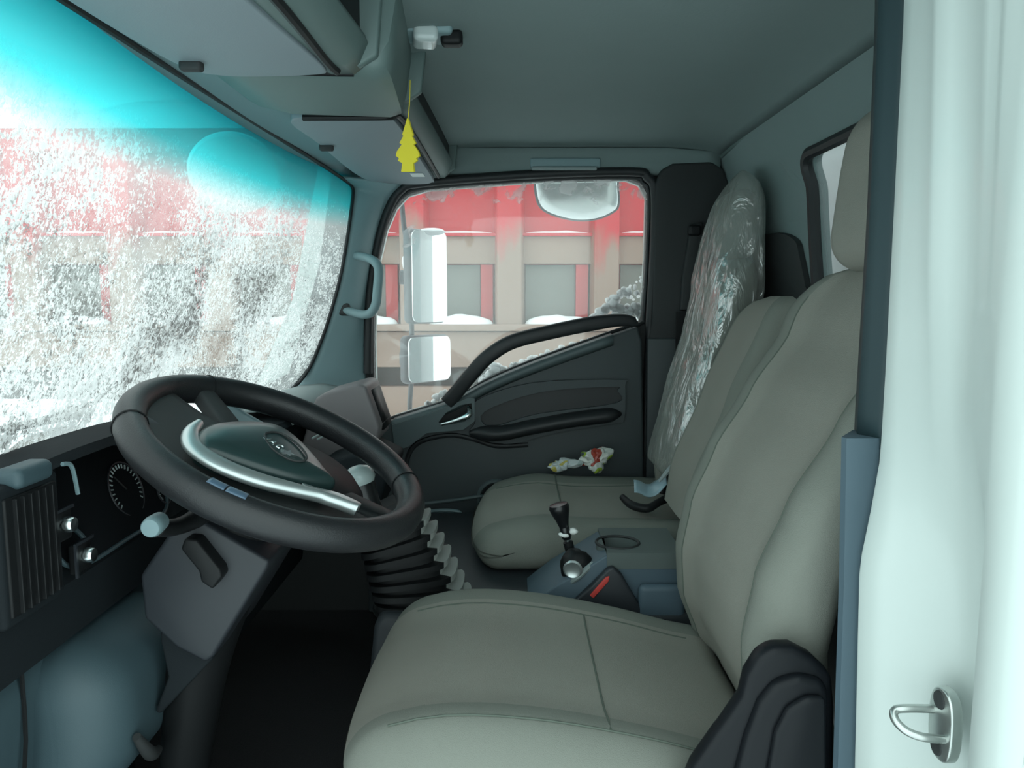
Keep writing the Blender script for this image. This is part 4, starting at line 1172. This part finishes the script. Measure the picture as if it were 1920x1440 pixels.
tube('boot_collar', [P(1068, 1094, 1.41), P(1085, 1080, 1.395), P(1112, 1056, 1.41)], [.005, .006, .005], M['cream'], gv, n=16, seg=8)
# handbrake
hb = root('handbrake', P(1150, 1140, 1.38), 'grey parking brake grip with a red stripe beside the console', 'handbrake')
prism('brake_grip', [P(a, b, 1.378) for a, b in [(1078, 1128), (1108, 1100), (1140, 1068), (1150, 1064), (1166, 1078), (1208, 1150), (1206, 1175), (1090, 1160)]], (0, .018, 0), M['knee'], hb, bev=.004)
prism('red_stripe', [P(a, b, 1.374) for a, b in [(1106, 1117), (1136, 1083), (1143, 1081), (1141, 1091), (1113, 1122)]], (0, .008, 0), M['red'], hb, bev=.001)
rbox('brake_hinge', P(1240, 1130, 1.385), (.09, .022, .075), .012, M['pillar_low'], hb, m=3)

# ================================================================ SMALL ITEMS
def crumple(name, c, d, m, seed, label):
    o = lump(name, c, d, m, amp=.7, freq=32, seed=seed, sub=4, smooth=15)
    return tag(o, label, 'wrapper', 'crumpled wrappers on the bench')
def patchmat(name, cols):
    m = bpy.data.materials.new(name); m.use_nodes = True; nt = m.node_tree; N = nt.nodes; L = nt.links
    b = N['Principled BSDF']; b.inputs['Roughness'].default_value = .3
    g = N.new('ShaderNodeTexCoord'); n = N.new('ShaderNodeTexNoise'); n.inputs['Scale'].default_value = 22; n.inputs['Detail'].default_value = 1
    L.new(g.outputs['Object'], n.inputs['Vector']); cr = N.new('ShaderNodeValToRGB'); cr.color_ramp.interpolation = 'CONSTANT'
    while len(cr.color_ramp.elements) < len(cols): cr.color_ramp.elements.new(.5)
    for e, (p_, c) in zip(cr.color_ramp.elements, cols): e.position = p_; e.color = (*c, 1)
    L.new(n.outputs['Fac'], cr.inputs[0]); L.new(cr.outputs[0], b.inputs['Base Color']); return m
M['wrA'] = patchmat('printed_wrapper_green', [(0, (.35, .05, .03)), (.38, (.6, .62, .58)), (.56, (.3, .42, .05)), (.66, (.08, .1, .1))])
M['wrB'] = patchmat('printed_wrapper_white', [(0, (.5, .42, .1)), (.38, (.55, .6, .6)), (.6, (.35, .42, .42))])
crumple('crumpled_wrapper', V(.232, 2.06, -.448), (.042, .022, .030), M['wrA'], 2, 'crumpled white and green printed wrapper on bench cushion by door')
crumple('crumpled_wrapper', V(.145, 2.06, -.462), (.045, .02, .016), M['wrB'], 5, 'small flat white wrapper beside the green printed wrapper on bench')
# curled pouch with black strap on the bench
po = root('curled_pouch', V(.33, 1.76, -.47), 'pale blue curled plastic pouch with black strap lying on the bench', 'pouch')
rows = []
for i in range(12):
    t = i/11
    rows.append([V(.285+.075*t+.012*s, 1.70+.09*s, -.462+.030*abs(t-.35)**1.2*1.6+.016*math.sin(s*3)+.006*math.sin(t*7)) for s in [k/8 for k in range(9)]])
sheet('pouch_sheet', rows, M['bluepaper'], po, thick=.002, off=0, smooth=80)
tube('pouch_strap', [V(.262, 1.73, -.468), V(.278, 1.69, -.476), V(.31, 1.67, -.478), V(.34, 1.69, -.470), V(.375, 1.72, -.462), V(.39, 1.74, -.455)], [.008, .010, .010, .009, .010, .007], M['black'], po, n=30, seg=10)
lathe('pouch_roll', [(.013, -.02), (.015, -.01), (.015, .02), (.012, .025)], V(.345, 1.78, -.462), (.6, .3, .3), M['bluegrey'], po, seg=18)
bk = root('seat_belt_buckle', V(.38, 1.70, -.47), 'seat belt buckle stalk with pale tongue between the seat backs', 'seat belt')
tube('buckle_stalk', [P(1240, 925, 1.74), P(1246, 905, 1.74), P(1258, 885, 1.73)], [.012, .010, .008], M['black'], bk, n=10, seg=10)
tube('belt_tongue', [P(1236, 903, 1.715), P(1250, 886, 1.715), P(1262, 870, 1.715)], [.003, .006, .004], M['cream'], bk, n=10, seg=8)

# ================================================================ OUTSIDE MIRRORS, WIPER
sm = root('side_mirror', P(800, 760, 2.62), 'tall two pane door mirror on a pole outside the far window', 'mirror')
YMi = 2.62
tube('mirror_pole', [Vector((-.55, 2.29, EYE+.42)), P(742, 345, YMi-.15), P(752, 372, YMi-.05), P(757, 420, YMi), P(768, 500, YMi+.02), P(772, 620, YMi+.02), P(772, 700, YMi+.02), P(768, 760, YMi), P(764, 850, YMi-.1), Vector((-.5, 2.28, EYE-.62))], .009, M['mhouse'], sm, n=40, seg=10)
def mpane(px0, px1, py0, py1, nm):
    c = (P((px0+px1)/2, (py0+py1)/2, YMi)); wpx = (px1-px0)/F*YMi; h = (py1-py0)/F*YMi
    ang = math.radians(46.5); wd = wpx/math.cos(ang)*.96
    # local: width axis turned about Z so the glass looks back along the truck and inwards
    u = Vector((math.cos(ang), math.sin(ang), 0)); n_ = Vector((math.sin(ang), -math.cos(ang), 0))
    rot = Matrix((u, -n_, Vector((0, 0, 1)))).transposed()
    hs = rbox(nm, c+(-n_)*.028, (wd, .05, h), .02, M['mhouse'], sm, rot=rot, m=4)
    rr = .022; ol = []
    for (sx, sy) in ((1, 1), (-1, 1), (-1, -1), (1, -1)):
        a0 = {(1, 1): 0, (-1, 1): 90, (-1, -1): 180, (1, -1): 270}[(sx, sy)]
        for k in range(6):
            q = math.radians(a0+k*18); ol.append(c+u*(sx*(wd/2-.006-rr)+rr*math.cos(q))+Vector((0, 0, sy*(h/2-.006-rr)+rr*math.sin(q)))-n_*.003)
    prism('mirror_glass', ol, n_*.004, M['mirror'], hs, smooth=20)
    return c
mpane(774, 838, 432, 606, 'main_housing'); mpane(768, 845, 628, 718, 'wide_housing')
for (a, b) in ((768, 520), (768, 672)):
    rbox('pole_clamp', P(a-8, b, YMi+.03), (.04, .03, .05), .008, M['mhouse'], sm, m=2)
lump('mirror_cap_snow', P(806, 434, YMi+.01), (.055, .03, .012), M['snow'], sm, amp=.3, freq=20, sub=3)
lump('mirror_snow', P(762, 492, YMi+.02), (.018, .02, .03), M['snow'], sm, amp=.3, freq=20, sub=3)
# kerb mirror over the door
km = root('kerb_mirror', P(1080, 350, 2.40), 'wide rounded kerb mirror hanging outside at top of door window', 'mirror')
YK = 2.42
ko = [(1002, 338), (1003, 365), (1012, 388), (1035, 402), (1080, 412), (1120, 410), (1150, 398), (1159, 385), (1154, 350), (1150, 320), (1080, 312), (1010, 318)]
kp_ = crv([P(a, b, YK)+Vector((0, (412-b)*-.0013+.02, 0)) for a, b in ko], 50, True)
kc = sum(kp_, Vector())/len(kp_)
secs = []
for sc, d in ((.6, .05), (.92, .035), (1.02, .01), (1.02, .0), (.98, -.004)):
    secs.append([kc+(p-kc)*sc+Vector((0, d, 0)) for p in kp_])
kh = loft('mirror_shell', secs, M['mhouse'], km, smooth=60)
secs = []
for sc, d in ((.965, -.0045), (.94, -.009), (.7, -.016), (.35, -.021), (.03, -.023)):
    secs.append([kc+(p-kc)*sc+Vector((0, d, 0)) for p in kp_])
M['convex'] = mat('convex_mirror_glass', (.86, .92, .91), .25, metal=.9)
loft('convex_glass', secs, M['convex'], kh, smooth=60)
tube('mirror_arm', [P(1080, 330, YK-.03), P(1085, 290, YK-.06), Vector((.2, 2.275, EYE+.46))], .01, M['mhouse'], km, n=12, seg=8)
# round look-down mirror outside the far front corner
fm = root('front_mirror', P(430, 300, 2.0), 'round white look down mirror outside the windscreen under the shade band', 'mirror')
c = P(440, 325, 2.0)
M['discface'] = mat('sky_white_disc', (.85, .87, .87), .35, metal=.2)
fs = lathe('mirror_disc', [(.02, .04), (.08, .03), (.112, .008), (.115, -.004), (.108, -.01)], c, Vector((-.2, .75, .6)).normalized(), M['discface'], fm, seg=40)
lathe('disc_glass', [(.106, -.0105), (.09, -.015), (.05, -.02), (.001, -.022)], c, Vector((-.2, .75, .6))  .normalized(), M['discface'], fs, seg=40)  # white colour stands in for the sky reflected in the mirror face
tube('disc_arm', [c+Vector((.02, .02, .03)), c+Vector((.12, .03, .02)), P(520, 290, 2.1), P(560, 310, 2.2)], .007, M['mhouse'], fm, n=20, seg=8)
# wiper
wi = root('windscreen_wiper', WS(60, 790, -.03), 'dark wiper arm and blade resting on the frosted windscreen outside', 'wiper')
tube('wiper_arm', [WS(-60, 815, -.03), WS(20, 800, -.03), WS(100, 780, -.03), WS(190, 750, -.03)], .004, M['black'], wi, n=16, seg=8)
tube('wiper_blade', [WS(-120, 812, -.015), WS(0, 806, -.015), WS(90, 790, -.015), WS(150, 778, -.015)], .005, M['seal'], wi, n=16, seg=6)
